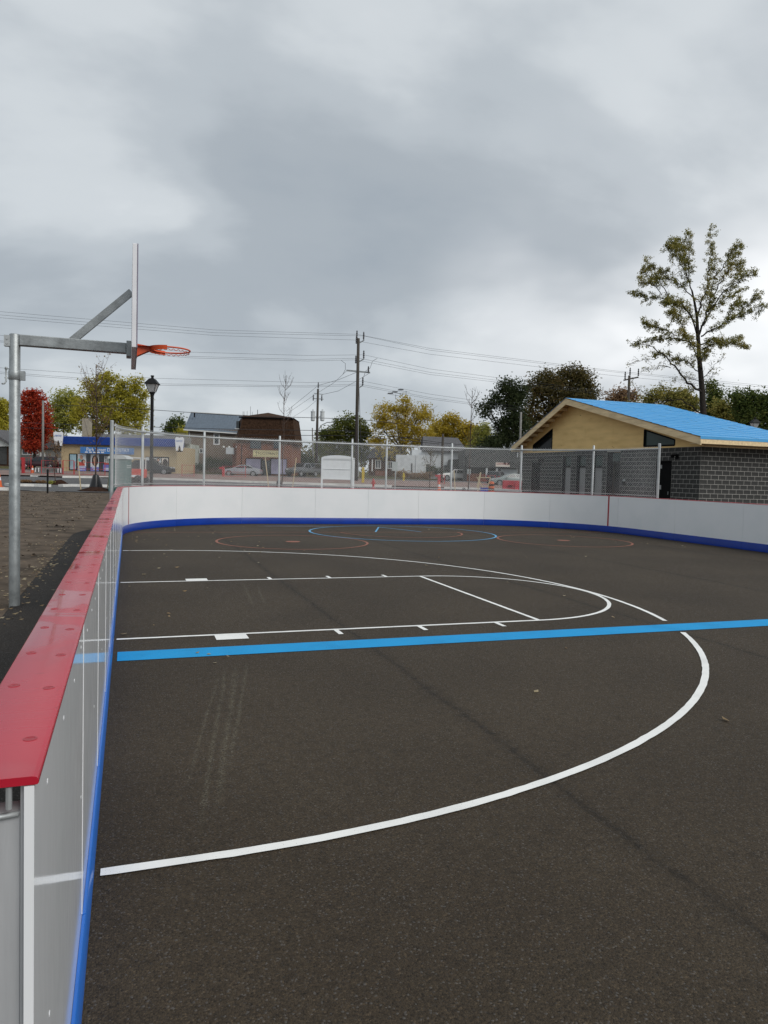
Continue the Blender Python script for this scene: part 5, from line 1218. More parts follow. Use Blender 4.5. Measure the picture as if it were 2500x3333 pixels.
# ================================================================== STREET: kerbs, pavement, planting bed
def interp(tab, u):
    for (a, va), (b, vb) in zip(tab, tab[1:]):
        if u <= b: return va + (vb - va) * (u - a) / (b - a)
    return tab[-1][1]
KF = [(-600, 1541), (100, 1551), (203, 1555), (360, 1557), (499, 1561), (740, 1569), (1045, 1579), (1154, 1582), (1290, 1586), (1446, 1590), (1605, 1595), (1697, 1601), (2400, 1625), (3200, 1660)]
us = list(range(-600, 3201, 100))
b = MB()
for u in us:
    p = GP(u, interp(KF, u)); q = p + Wh * 16
    b.v += [(p.x, p.y, p.z + .13), (q.x, q.y, tz(q.x, q.y) + .10)]
for i in range(len(us) - 1): b.f.append((2 * i, 2 * i + 2, 2 * i + 3, 2 * i + 1))
struct(b.build('pavement', 'pavers', smooth=True))
def kerb(pts, w=.35, h=.17, name='kerb'):
    """kerb along photo pixels of its front foot"""
    g = [GP(*q) for q in pts]; b = MB(); vs = []
    for i, p in enumerate(g):
        d = (g[min(i + 1, len(g) - 1)] - g[max(0, i - 1)]); d.z = 0; d.normalize(); n = Vector((-d.y, d.x, 0))
        vs += [p + Vector((0, 0, -.05)), p + n * .03 + Vector((0, 0, h)), p + n * w + Vector((0, 0, h)), p + n * w + Vector((0, 0, -.05))]
    for i in range(len(g) - 1):
        a = 4 * i
        for j in range(3): b.f.append((a + j, a + j + 4, a + j + 5, a + j + 1))
    b.f += [(0, 1, 2, 3), tuple(range(4 * len(g) - 4, 4 * len(g)))[::-1]]
    b.v = [tuple(v) for v in vs]
    return struct(b.build(name, 'kerb_concrete'))
kerb([(u, interp(KF, u)) for u in (98, 110, 122)]); kerb([(u, interp(KF, u)) for u in (203, 240, 300, 360, 430, 499, 600, 740, 850, 950, 1045, 1154, 1230, 1275)], .45, .2)
kerb([(u, interp(KF, u) + 1) for u in (1446, 1500, 1550, 1605, 1650, 1697, 1740)], .5, .2)
kerb([(13, 1580.5), (30, 1583), (67, 1583), (110, 1583.5), (152, 1585)], .5, .2); kerb([(206, 1585), (235, 1584), (300, 1585), (365, 1586), (460, 1589)], .5, .2); kerb([(-60, 1593), (-20, 1594), (24, 1595)], .4, .16)
mound(110, 63.5, 60, .10, 'low soil bed with dry plants behind the white kerb')
# painted lane line on the road
g0, g1 = GP(95, 1596.5), GP(180, 1600)
stk = MB(); n_ = Wh * .12; stk.quad(g0 + Vector((0, 0, .006)), g1 + Vector((0, 0, .006)), g1 + n_ + Vector((0, 0, .006)), g0 + n_ + Vector((0, 0, .006))); struct(stk.build('road_marking', 'line_white'))
def tuft(u, D, w, h, label, m='leaf_brown', n=120, seed=1):
    rr = random.Random(seed); p = base(u, D); b = MB(); k = D / F
    for _ in range(n):
        a = rr.uniform(0, 6.28); r = rr.random() * w * k * .5; x, y = r * math.cos(a), r * math.sin(a); hh = h * k * rr.uniform(.5, 1.1); dx, dy = rr.gauss(0, .12), rr.gauss(0, .12)
        b.add([(x - .012, y, .05), (x + .012, y, .05), (x + dx, y + dy, hh)], [(0, 1, 2)])
        leaf_quads(b, Vector((x + dx * .8, y + dy * .8, hh * rr.uniform(.4, 1))), .1, rr)
    o = b.build('dry_plant', m, None, recalc=False); o.location = p; tag(o, label, 'plant', 'dry plants in the kerbed bed')
for i, x in enumerate((520, 575, 660, 860, 985)): tuft(*(cI(x, 0)[0], 62.5, 12, 11, ('leftmost', 'second', 'middle', 'fourth', 'rightmost')[i] + ' of the five dry plant tufts in the kerbed bed', 'leaf_brown', 120, i))
tuft(cI(1150, 0)[0], 61.0, 14, 13, 'low green plant at the left end of the mulch mound', 'leaf_lime', 160, 9)

# ================================================================== STREET LAMPS
mat('lamp_glass', (.72, .74, .74), .25, .05, 3, trans=.6)
def lamp(u, D, vtop, label):
    p = base(u, D); r = thing('street_lamp', label, 'street lamp', p, ANG, 'black lantern street lamps'); _, H = loc(p, u, vtop, D)
    MB().lathe([(.14, 0), (.14, .25), (.10, .45), (.068, .6), (.065, H - .80), (.085, H - .79), (.085, H - .74), (.05, H - .73)], (0, 0, 0), 14).build('post', 'dark_metal', r, smooth=40)
    z0 = H - .72
    def ring(w, z): return [(-w, -w, z), (w, -w, z), (w, w, z), (-w, w, z)]
    bs = MB(); bs.lathe([(.05, z0 - .02), (.12, z0 + .0), (.12, z0 + .05)], (0, 0, 0), 12); bs.build('lantern_base', 'dark_metal', r)
    gl = MB(); gl.add(ring(.105, z0 + .06) + ring(.20, z0 + .36), [(0, 1, 5, 4), (1, 2, 6, 5), (2, 3, 7, 6), (3, 0, 4, 7)]); gl.build('lantern_pane', 'lamp_glass', r)
    fr = MB()
    for sx in (-1, 1):
        for sy in (-1, 1): fr.bar((sx * .11, sy * .11, z0 + .05), (sx * .205, sy * .205, z0 + .37), .018)
    fr.build('lantern_frame', 'dark_metal', r)
    hd = MB(); hd.add(ring(.245, z0 + .36) + ring(.25, z0 + .39) + ring(.11, z0 + .58) + ring(.06, z0 + .6), [(0, 3, 2, 1)] + [(4 * k + j, 4 * k + (j + 1) % 4, 4 * k + (j + 1) % 4 + 4, 4 * k + j + 4) for k in range(3) for j in range(4)] + [(12, 13, 14, 15)]); hd.lathe([(.055, z0 + .6), (.055, z0 + .67), (.075, z0 + .68), (.07, z0 + .72)], (0, 0, 0), 10); hd.build('lantern_roof', 'dark_metal', r)
lamp(491.5, 30, 1222, 'tall black lantern street lamp behind the fence at left'); lamp(2442, 45, 1358, 'black lantern street lamp top peeking over the blue roof')
def simple(name, label, cat, u, D, bl, group=None, rz=0):
    p = base(u, D); r = thing(name, label, cat, p, ANG + rz, group)
    for nm, mb, m, *bev in bl: mb.build(nm, m, r, bevel=bev[0] if bev else 0)
    return r
simple('black_bollard', 'thin black bollard post standing in the bare soil', 'bollard', 155, 44, [('post', MB().tube([(0, 0, -.1), (0, 0, 1.35)], .055, 10), 'dark_metal'), ('top_cap', MB().lathe([(.06, 1.352), (.05, 1.4), (.02, 1.42)], (0, 0, 0), 10), 'dark_metal')])

# ================================================================== UTILITY POLES AND WIRES
mat('pole_wood', (.070, .062, .054), .95, .2, 5, .4, 20, stretch=(4, 4, .3), spec=.1)
mat('pole_grey', (.20, .195, .18), .9, .15, 5)
mat('insulator', (.045, .045, .05), .4, .1)
mat('transformer', (.52, .55, .56), .5, .08, 5)
mat('wire_black', (.03, .03, .033), .6, .1)
class Pole:
    def __init__(s, label, u, D, vtop, r0=.19, r1=.13, m='pole_wood', lean=0):
        s.D = D; s.p = base(u, D); s.r = thing('utility_pole', label, 'utility pole', s.p, ANG, 'utility poles'); _, H = loc(s.p, u, vtop, D)
        MB().tube([(0, 0, -.3), (lean * .5, 0, H * .5), (lean, 0, H)], [r0, (r0 + r1) / 2, r1], 10).build('shaft', m, s.r, smooth=True)
    def at(s, u, v): x, z = loc(s.p, u, v, s.D); return Vector((x, 0, z))
    def arm(s, a, b, w=.12, m='galv', name='crossarm'): MB().bar(s.at(*a), s.at(*b), w).build(name, m, s.r)
    def ins(s, u, v, h=.9): p = s.at(u, v); MB().lathe([(.05, 0), (.11, h * .1), (.06, h * .2), (.11, h * .35), (.06, h * .45), (.11, h * .6), (.06, h * .7), (.09, h * .85), (.03, h)], p - Vector((0, .15, 0)), 8).build('insulator', 'insulator', s.r)
mp_ = Pole('tall wooden utility pole with steel crossarm in the centre background', 1158.5, 85, 1101, .23, .16, lean=-.12)
mp_.arm(cO(530, 562), cO(850, 592), .16); mp_.arm(cO(705, 190), cO(770, 155), .12, name='bracket_arm'); mp_.arm(cO(700, 445), cO(770, 405), .12, name='bracket_arm'); mp_.arm(cO(695, 800), cO(755, 760), .12, name='bracket_arm')
for q in ((671, 132), (762, 150), (664, 205), (763, 402), (656, 470), (750, 760), (826, 590)): mp_.ins(*cO(*q), h=(.9 if q[1] != 590 else .7))
gw = MB().tube([mp_.at(*cO(700, 800)), mp_.at(*cD(712, 430)), mp_.at(*cD(735, 1130))], .03, 5).build('guy_wire', 'wire_black', mp_.r)
MB().tube([mp_.at(*cD(690, 380)) - Vector((0, .2, 0)), mp_.at(*cD(690, 1250)) - Vector((0, .2, 0))], .035, 6).build('conduit', 'galv_pale', mp_.r)
p2 = Pole('wooden pole with two grey transformers left of the tall pole', 1029, 108, 1266, .22, .15)
p2.arm(cD(75, 195), cD(220, 205), .1); p2.arm(cD(90, 125), cD(215, 140), .09)
for q in ((83, 225), (197, 230), (150, 60)): p2.ins(*cD(*q), h=.9)
for x in (76, 203):
    c = p2.at(*cD(x, 500)); MB().lathe([(.2, 0), (.30, .08), (.30, 1.3), (.34, 1.32), (.34, 1.42), (.12, 1.5), (.1, 1.7)], c, 12).build('transformer', 'transformer', p2.r, smooth=40)
    MB().bar(c + Vector((0, 0, .9)), p2.at(*cD(140, 460)), .12).build('transformer_bracket', 'transformer', p2.r)
MB().tube([p2.at(*cD(155, 610)), p2.at(*cD(200, 550)), p2.at(*cD(270, 518)), p2.at(*cD(365, 515))], .06, 6).build('lamp_arm', 'galv', p2.r)
Pole('slim grey pole just left of the transformer pole', 1020, 112, 1393, .13, .09, 'pole_grey', -.3)
Pole('weathered grey pole in front of the red maple', 139.5, 92, 1304, .16, .12, 'pole_grey')
Pole('short thin pole at the right side of the red maple', 153, 121, 1357, .16, .12, 'pole_grey')
Pole('grey pole standing left of the plywood gable', 1688, 96, 1341, .16, .13, 'pole_grey')
Pole('dark thin pole in front of the white house', 1437, 86, 1412, .16, .13, 'pole_wood')
rp_ = Pole('crossarm utility pole behind the pavilion roof', 2033, 88, 1222, .2, .15); rp_.arm(cG(100, 125), cG(258, 92), .16, 'pole_wood'); rp_.arm(cG(170, 268), cG(230, 252), .12, 'pole_wood'); rp_.arm(cG(178, 155), cG(205, 112), .05, 'pole_wood', 'brace')
for q in ((110, 115), (163, 72), (253, 82)): rp_.ins(*cG(*q), h=.9)
tp_ = Pole('tiny distant pole right of the olive tree', 1961, 190, 1290, .2, .15); tp_.arm(cF(1268, 200), cF(1308, 195), .16, 'pole_wood')
def wire(pts, label, r=.0125, sag=.0, group='overhead wires'):
    """pts: (u, v, D)"""
    q = [P(*x) for x in pts]; f = []
    for i in range(len(q) - 1):
        for j in range(10):
            t = j / 10; c = q[i].lerp(q[i + 1], t); c.z -= sag * 4 * t * (1 - t); f.append(c)
    f.append(q[-1]); o = MB().tube(f, r, 4, False).build('overhead_wire', 'wire_black'); tag(o, label, 'wire', group)
o1, o2 = cO(671, 75), cO(762, 97)
L_ = 'overhead wire left of the tall pole, '; R_ = 'overhead wire right of the tall pole, '
wire([(-60, 1009, 78), (700, 1074, 83), (*cO(671, 75), 85)], L_ + 'topmost of the upper three'); wire([(-60, 1020, 78), (700, 1083, 83), (*cO(762, 97), 85)], L_ + 'second of the upper three'); wire([(-60, 1029, 78), (700, 1092, 83), (*cO(664, 153), 85)], L_ + 'third of the upper three')
wire([(-60, 1086, 78), (620, 1146, 82), (1000, 1157, 84), (*cO(762, 352), 85)], L_ + 'topmost of the middle three'); wire([(-60, 1104, 78), (620, 1160, 82), (1000, 1170, 84), (*cO(660, 398), 85)], L_ + 'second of the middle three'); wire([(-60, 1108, 78), (620, 1165, 82), (1000, 1175, 84), (*cO(656, 420), 85)], L_ + 'lowest of the middle three')
wire([(-60, 1193, 78), (500, 1231, 82), (1000, 1245, 84), (*cO(750, 708), 85)], L_ + 'topmost of the lower three'); wire([(-60, 1206, 78), (500, 1249, 82), (1000, 1256, 84), (*cO(655, 746), 85)], L_ + 'second of the lower three'); wire([(-60, 1211, 78), (500, 1254, 82), (1000, 1260, 84), (*cO(655, 768), 85)], L_ + 'lowest of the lower three')
wire([(*cO(671, 75), 85), (1400, 1134, 86), (2000, 1207, 88), (2560, 1262, 92)], R_ + 'topmost of the upper three'); wire([(*cO(762, 97), 85), (1400, 1140, 86), (2000, 1211, 88), (2560, 1268, 92)], R_ + 'second of the upper three'); wire([(*cO(664, 163), 85), (1400, 1153, 86), (2000, 1223, 88), (2560, 1276, 92)], R_ + 'third of the upper three')
wire([(*cO(762, 352), 85), (1400, 1201, 86), (1944, 1271, 88), (2560, 1315, 92)], R_ + 'topmost of the middle three'); wire([(*cO(705, 398), 85), (1400, 1212, 86), (1944, 1276, 88), (2560, 1322, 92)], R_ + 'second of the middle three'); wire([(*cO(656, 420), 85), (1400, 1219, 86), (1944, 1281, 88), (2560, 1328, 92)], R_ + 'lowest of the middle three')
wire([(*cO(750, 708), 85), (1400, 1283, 86), (1700, 1325, 88)], R_ + 'topmost of the lower three'); wire([(*cO(700, 746), 85), (1400, 1294, 86), (1700, 1333, 88)], R_ + 'second of the lower three'); wire([(*cO(700, 768), 85), (1400, 1299, 86), (1700, 1338, 88)], R_ + 'lowest of the lower three')
wire([(160, 1318, 95), (340, 1323, 92), (740, 1351, 90), (953, 1358, 88), (1158, 1364, 85), (1360, 1385, 95)], 'long dark cable crossing above the metal roof', .03)
wire([(60, 1375, 100), (340, 1386, 98), (760, 1397, 93), (1158, 1403, 85), (1430, 1440, 86), (1640, 1462, 95)], 'dark cable passing in front of the brown mansard', .03); wire([(60, 1392, 100), (340, 1400, 98), (760, 1416, 93), (1158, 1418, 85), (1430, 1445, 86)], 'lowest dark cable in front of the brown mansard', .03)
wire([(*cO(530, 570), 85), (*cO(360, 730), 92), (*cO(150, 860), 105), (*cC(970, 400), 108)], 'slack wire dropping from the crossarm past the transformer pole', .022); wire([(*cO(840, 600), 85), (*cO(640, 720), 90), (*cO(420, 840), 100), (*cO(210, 887), 107)], 'slack wire from the right crossarm tip to the transformer pole', .022)
wire([(*cO(660, 590), 85), (*cO(420, 690), 95), (*cO(150, 765), 107), (*cC(960, 370), 105)], 'slack wire from the crossarm middle over the transformer pole', .022); wire([(*cC(1370, 220), 108), (*cC(1240, 330), 105), (*cC(1060, 440), 102)], 'service wire sloping from the transformer pole to the mansard roof', .02)
wire([(*cO(945, 400), 86), (*cO(880, 440), 85.8), (*cO(850, 530), 85.5), (*cO(790, 570), 85), (*cO(760, 655), 85)], 'jumper wire hanging right of the tall pole', .02); wire([(*cO(460, 428), 84), (*cO(515, 470), 84.5), (*cO(515, 550), 85), (*cO(480, 620), 85)], 'jumper wire hanging left of the tall pole', .02)
for i, (x, y) in enumerate(((1300, 830), (1220, 860), (1160, 880))):
    q = P(*cO(x, y), 86); r = thing('line_switch', ('upper right', 'middle', 'lower left')[i] + ' of the three small switches hanging on the lower wires', 'line switch', q, ANG, 'switches on the lower wires')
    r.scale = (.62, .62, .62)
    MB().bar((-1.2, 0, 0), (1.2, 0, -.35), .05).build('rod', 'insulator', r); MB().bar((.5, 0, -.1), (.5, 0, -1.0), .08).build('drop', 'insulator', r); MB().lathe([(.1, -.5), (.12, 0), (.1, .5)], (-.5, 0, .1), 6, 'X').build('clamp', 'insulator', r)

# ================================================================== VEHICLES
mat('tyre', (.015, .015, .016), .85, .2, 9); mat('rim', (.45, .46, .47), .35, .1, 5, metal=.7); mat('car_glass', (.02, .025, .028), .08, .2, 2, spec=.6); mat('lamp_red', (.35, .012, .012), .3, .1); mat('lamp_clear', (.6, .62, .64), .2, .1)
def paint(n, c): return mat('paint_' + n, c, .28, .05, 2, coat=.6, spec=.5)
PROFS = {
    'suv': ([(-.5, .22), (-.5, .50), (-.49, .60), (-.46, .97), (-.40, 1.0), (.05, 1.0), (.20, .66), (.44, .58), (.495, .48), (.5, .24)], .62, [[(-.43, .66), (-.41, .93), (-.24, .94), (-.24, .65)], [(-.22, .65), (-.22, .94), (-.02, .94), (.0, .65)], [(.02, .65), (.0, .93), (.06, .92), (.16, .66)]]),
    'sedan': ([(-.5, .22), (-.5, .55), (-.47, .66), (-.34, .72), (-.2, .97), (-.08, 1.0), (.06, .97), (.22, .70), (.44, .58), (.495, .45), (.5, .2)], .68, [[(-.31, .72), (-.18, .93), (-.10, .95), (-.10, .70)], [(-.08, .70), (-.08, .95), (.04, .93), (.17, .70)]]),
    'pickup': ([(-.5, .3), (-.5, .60), (-.16, .60), (-.13, .97), (-.08, 1.0), (.08, 1.0), (.2, .66), (.45, .60), (.495, .5), (.5, .28)], .62, [[(-.11, .65), (-.10, .94), (-.01, .94), (-.01, .64)], [(.01, .64), (.01, .94), (.07, .93), (.16, .66)]])}
def car(name, label, cat, u, D, kind, L, Wd, H, pm, yaw=0, group='parked cars'):
    prof, belt, wins = PROFS[kind]; p = base(u, D); r = thing(name, label, cat, p, ANG + yaw, group); zb = belt * H
    def y_at(z): return Wd / 2 * (1 - (.20 * max(0, z - zb) / (H - zb)))
    pts = [(x * L, z * H) for x, z in prof]; b = MB(); n = len(pts)
    vs = [(x, -y_at(z), z) for x, z in pts] + [(x, y_at(z), z) for x, z in pts]
    b.add(vs, [tuple(range(n))[::-1], tuple(range(n, 2 * n))] + [(i, (i + 1) % n, (i + 1) % n + n, i + n) for i in range(n)]); b.build('body', pm, r, bevel=.05, smooth=35)
    for sgn in (-1, 1):
        for w in wins:
            q = [(x * L, z * H) for x, z in w]; MB().add([(x, sgn * (y_at(z) + .012), z) for x, z in q], [tuple(range(len(q)))]).build('side_window', 'car_glass', r)
    i_top = max(range(n), key=lambda i: (pts[i][1], pts[i][0])); a, c = pts[i_top], pts[i_top + 1]
    def screen(a, c, s, nm):
        q0 = (a[0] + (c[0] - a[0]) * .08, a[1] + (c[1] - a[1]) * .08); q1 = (a[0] + (c[0] - a[0]) * .92, a[1] + (c[1] - a[1]) * .92); e = .02
        MB().add([(q0[0] + s * e, -y_at(q0[1]) + .12, q0[1] + e), (q0[0] + s * e, y_at(q0[1]) - .12, q0[1] + e), (q1[0] + s * e, y_at(q1[1]) - .14, q1[1] + e), (q1[0] + s * e, -y_at(q1[1]) + .14, q1[1] + e)], [(0, 1, 2, 3)]).build(nm, 'car_glass', r)
    screen(a, c, 1, 'windscreen'); j = [i for i, (x, z) in enumerate(prof) if z > .9][0]; screen(pts[j], pts[j - 1], -1, 'rear_window')
    rw = .21 * H if kind != 'sedan' else .22 * H
    for x in (-.31 * L, .32 * L):
        for sgn in (-1, 1):
            MB().lathe([(rw + .06, -.012), (rw + .06, .012)], (x, sgn * (Wd / 2 - .002), rw + .02), 18, 'Y').build('wheel_arch', 'black_plastic', r)
            wh_ = MB().lathe([(rw * .8, -.11), (rw, -.09), (rw, .09), (rw * .8, .11)], (x, sgn * (Wd / 2 - .07), rw), 18, 'Y').build('wheel', 'tyre', r)
            rb = MB()
            for k in range(5):
                a_ = 2 * math.pi * k / 5; rb.bar((x, sgn * (Wd / 2 + .045), rw), (x + rw * .62 * math.cos(a_), sgn * (Wd / 2 + .045), rw + rw * .62 * math.sin(a_)), .06, .02, up=(0, 1, 0))
            rb.tube([(x + rw * .64 * math.cos(t * .3927), sgn * (Wd / 2 + .042), rw + rw * .64 * math.sin(t * .3927)) for t in range(17)], .025, 4, False); rb.build('rim', 'rim', wh_)
    for sgn in (-1, 1):
        MB().bb(.455 * L, .497 * L, sgn * Wd * .32 - .16, sgn * Wd * .32 + .16, .47 * H, .55 * H).build('headlight', 'lamp_clear', r)
        MB().bb(-.502 * L, -.47 * L, sgn * Wd * .36 - .14, sgn * Wd * .36 + .1, .48 * H, .60 * H).build('tail_light', 'lamp_red', r)
    MB().bb(.485 * L, .507 * L, -Wd * .4, Wd * .4, .2 * H, .3 * H).build('bumper', 'black_plastic', r); MB().bb(-.507 * L, -.485 * L, -Wd * .4, Wd * .4, .2 * H, .3 * H).build('bumper', 'black_plastic', r)
    for sgn in (-1, 1): MB().box((.14 * L, sgn * (Wd / 2 + .09), .66 * H), (.12, .2, .14)).build('mirror', pm, r)
    return r
car('dark_suv', 'dark maroon SUV parked below the red maple', 'car', 133, 99, 'suv', 5.3, 1.95, 1.72, paint('maroon', (.035, .008, .012)), math.pi)
car('black_suv', 'black SUV parked in front of the dental office beside the lamp post', 'car', 500, 90, 'suv', 4.8, 1.9, 1.7, paint('black', (.010, .010, .012)), 0)
car('silver_sedan', 'silver sedan parked before the brick shop front', 'car', 789, 92, 'sedan', 4.75, 1.82, 1.42, paint('silver', (.26, .27, .29)), math.pi)
car('grey_pickup', 'dark grey pickup facing the street right of the brick shop', 'car', 985, 98, 'pickup', 5.2, 1.95, 1.8, paint('grey', (.11, .115, .12)), -2.1)
car('dark_van', 'dark vehicle parked behind the grey pickup', 'car', 1013, 106, 'suv', 4.7, 1.9, 1.75, paint('charcoal', (.03, .03, .033)), -1.9)
car('white_sedan', 'white car seen from behind at the left of the white hatchback', 'car', 1420, 108, 'suv', 4.5, 1.85, 1.55, paint('white', (.66, .67, .68)), .45)
car('white_hatchback', 'white hatchback beside the red brick base', 'car', 1478, 99, 'suv', 4.3, 1.8, 1.5, paint('ivory', (.66, .65, .62)), math.pi + .3)
car('pale_green_car', 'pale grey green car behind the red barrier', 'car', 1660, 84, 'sedan', 4.6, 1.8, 1.45, paint('sage', (.20, .24, .23)), math.pi + .1)
car('dark_hatchback', 'dark small car partly hidden by the wooden trestle', 'car', 1617, 90, 'suv', 4.0, 1.75, 1.5, paint('ink', (.02, .02, .024)), 1.2)

# ================================================================== STREET FURNITURE AND SITE ITEMS
mat('barrier_red', (.34, .018, .03), .5, .12, 3); mat('cone_orange', (.62, .12, .03), .55, .08, 4); mat('fence_red', (.40, .03, .035), .5, .12, 4); mat('toilet_green', (.075, .15, .14), .5, .1, 3); mat('toilet_roof', (.55, .58, .57), .4, .1, 3); mat('machine_red', (.55, .045, .02), .4, .1, 4)
mat('barrier_concrete', (.13, .13, .125), .9, .25, 3, .3, 20); mat('hydrant_yellow', (.55, .40, .03), .5, .1, 4); mat('hydrant_red', (.42, .025, .025), .5, .1, 4); mat('crate_blue', (.02, .06, .40), .5, .1, 4); mat('board_white_paint', (.72, .74, .75), .5, .04, 4); mat('sign_back', (.40, .43, .42), .5, .08, 4)
def cone(u, D, label, h=.9):
    b1 = MB().lathe([(.20, .03), (.13, h * .45), (.115, h * .5)], (0, 0, 0), 14); b2 = MB().lathe([(.115, h * .5), (.085, h * .72)], (0, 0, 0), 14); b3 = MB().lathe([(.085, h * .72), (.035, h)], (0, 0, 0), 14); b4 = MB().bb(-.24, .24, -.24, .24, 0, .035)
    simple('traffic_cone', label, 'traffic cone', u, D, [('base', b4, 'cone_orange'), ('cone_lower', b1, 'cone_orange'), ('reflective_band', b2, 'sign_white'), ('cone_top', b3, 'cone_orange')], 'orange traffic cones')
cone(-2, 53, 'orange traffic cone cut by the left edge', 1.0); cone(106, 82, 'traffic cone leaning by the red fence panel', .95); cone(cK(152, 0)[0], 66, 'orange traffic cone in front of the white cars', .95)
simple('traffic_drum', 'orange striped traffic drum right of the blue crate', 'traffic drum', cK(1030, 0)[0], 64, [('drum', MB().lathe([(.28, .05), (.27, .35)], (0, 0, 0), 14), 'cone_orange'), ('reflective_band', MB().lathe([(.268, .35), (.26, .55)], (0, 0, 0), 14), 'dark_metal'), ('drum', MB().lathe([(.26, .55), (.25, .75)], (0, 0, 0), 14), 'cone_orange'), ('reflective_band', MB().lathe([(.25, .75), (.24, .92)], (0, 0, 0), 14), 'dark_metal'), ('drum', MB().lathe([(.24, .92), (.22, 1.1), (.1, 1.14)], (0, 0, 0), 14), 'cone_orange'), ('base', MB().lathe([(.34, 0), (.34, .05)], (0, 0, 0), 14), 'tyre')])
# concrete jersey barrier
jb = MB().prism([(-.3, 0), (.3, 0), (.3, .08), (.14, .32), (.1, .8), (-.1, .8), (-.14, .32), (-.3, .08)], (-1.5, 0, 0), (0, 1, 0), (0, 0, 1), (3.0, 0, 0))
r = simple('jersey_barrier', 'dark concrete barrier block with white end stripes', 'barrier', 161, 82, [('barrier_body', jb, 'barrier_concrete', .02)])
for x in (-1.42, -1.08, 1.08, 1.38): MB().bb(x - .03, x + .03, -.33, -.20, .25, .72).build('reflective_stripe', 'sign_white', r)
# red construction fence panels
def fpanel(u0, u1, v0, v1, D, label):
    p = base(u0, D); r = thing('fence_panel', label, 'fence panel', p, ANG, 'red temporary fence panels'); x1, _ = loc(p, u1, v0, D); _, zt = loc(p, u0, v0, D)
    for x in (0, x1): MB().tube([(x, 0, 0), (x, 0, zt)], .035, 6).build('post', 'fence_red', r)
    for f in (.12, .5, .97): MB().tube([(0, 0, zt * f), (x1, 0, zt * f)], .018, 5).build('rail', 'fence_red', r)
    n = max(3, int(x1 / .45)); 
    for i in range(1, n): MB().tube([(x1 * i / n, 0, zt * .12), (x1 * i / n, 0, zt * .97)], .008, 4).build('bar', 'fence_red', r)
fpanel(74, 101, 1488, 1550, 80, 'red temporary fence panel left of the maroon SUV'); fpanel(135, 203, 1497, 1548, 80.5, 'red temporary fence panel in front of the maroon SUV'); fpanel(206, 240, 1497, 1550, 80.2, 'red temporary fence panel before the office door'); fpanel(243, 342, 1502, 1552, 80.6, 'red temporary fence panel before the posters'); fpanel(592, 632, 1512, 1560, 84, 'red temporary fence panel left of the silver sedan'); fpanel(724, 800, 1516, 1562, 86, 'red temporary fence panel crossing the silver sedan'); fpanel(1425, 1448, 1545, 1586, 82, 'red temporary fence panel in front of the white car'); fpanel(1560, 1612, 1545, 1584, 84, 'red temporary fence panel behind the wooden trestle')
def post_(u, v, D, label):
    p = base(u, D); _, zt = loc(p, u, v, D); r = thing('red_post', label, 'post', p, ANG, 'thick red posts'); MB().bb(-.13, .13, -.13, .13, 0, zt).build('post', 'fence_red', r, bevel=.02); MB().bb(-.5, .02, -.1, .1, zt - .25, zt - .02).build('arm', 'fence_red', r)
post_(75.5, 1489, 81, 'thick red post right beside the galvanised hoop pole'); post_(727, 1520, 88, 'thick red post at the nose of the silver sedan'); post_(1430, 1545, 86, 'thick red post in front of the white parked cars')
# portable toilet
pt = thing('portable_toilet', 'grey green portable toilet behind the fence corner', 'portable toilet', base(391, 50), ANG); zt_ = loc(base(391, 50), 391, 1492, 50)[1]
MB().bb(-.58, .58, -.58, .58, 0, zt_ - .05).build('cabin', 'toilet_green', pt, bevel=.03)
dd = MB().bb(-.44, .44, -.625, -.585, .15, zt_ - .25).build('door', 'toilet_green', pt, bevel=.01); MB().bb(-.36, -.30, -.66, -.63, .95, 1.1).build('handle', 'dark_metal', dd)
MB().prism([(-.66, 0), (.66, 0), (.6, .14), (.3, .26), (-.3, .26), (-.6, .14)], (0, -.66, zt_ - .045), (1, 0, 0), (0, 0, 1), (0, 1.32, 0)).build('roof', 'toilet_roof', pt)
for z in (zt_ - .5, zt_ - .62): MB().bb(.46, .585, -.40, .40, z, z + .05).build('vent', 'toilet_roof', pt)
# small red site loader with canopy
sl = thing('site_loader', 'red compact site loader with white roll frame behind the fence', 'loader', base(442, 66), ANG); k = 66 / F
MB().bb(-.95, .75, -.8, .8, .55, 1.35).build('engine_cover', 'machine_red', sl, bevel=.05); MB().bb(-.85, .65, -.85, -.805, .62, .82).build('name_plate', 'sign_white', sl); MB().bb(-.9, -.5, -.86, -.805, .62, .80).build('tail_panel', 'dark_metal', sl)
for sx in (-.85, .65):
    for sy in (-.7, .7): MB().bar((sx, sy, 1.35), (sx, sy, 2.25), .08).build('roll_post', 'trim_white', sl)
MB().bb(-.95, .75, -.8, .8, 2.25, 2.36).build('canopy', 'trim_white', sl, bevel=.03); MB().bb(-.5, .3, -.3, .4, 1.36, 1.95).build('seat', 'black_plastic', sl, bevel=.06)
for sx in (-.65, .5):
    for sy in (-.78, .78): MB().lathe([(.3, -.15), (.4, -.12), (.4, .12), (.3, .15)], (sx, sy, .4), 16, 'Y').build('wheel', 'tyre', sl)
MB().bar((-.9, -.6, .9), (-1.7, -.6, .35), .12).build('lift_arm', 'dark_metal', sl); MB().bar((-.9, .6, .9), (-1.7, .6, .35), .12).build('lift_arm', 'dark_metal', sl); MB().bb(-2.1, -1.65, -.9, .9, .1, .5).build('bucket', 'dark_metal', sl)
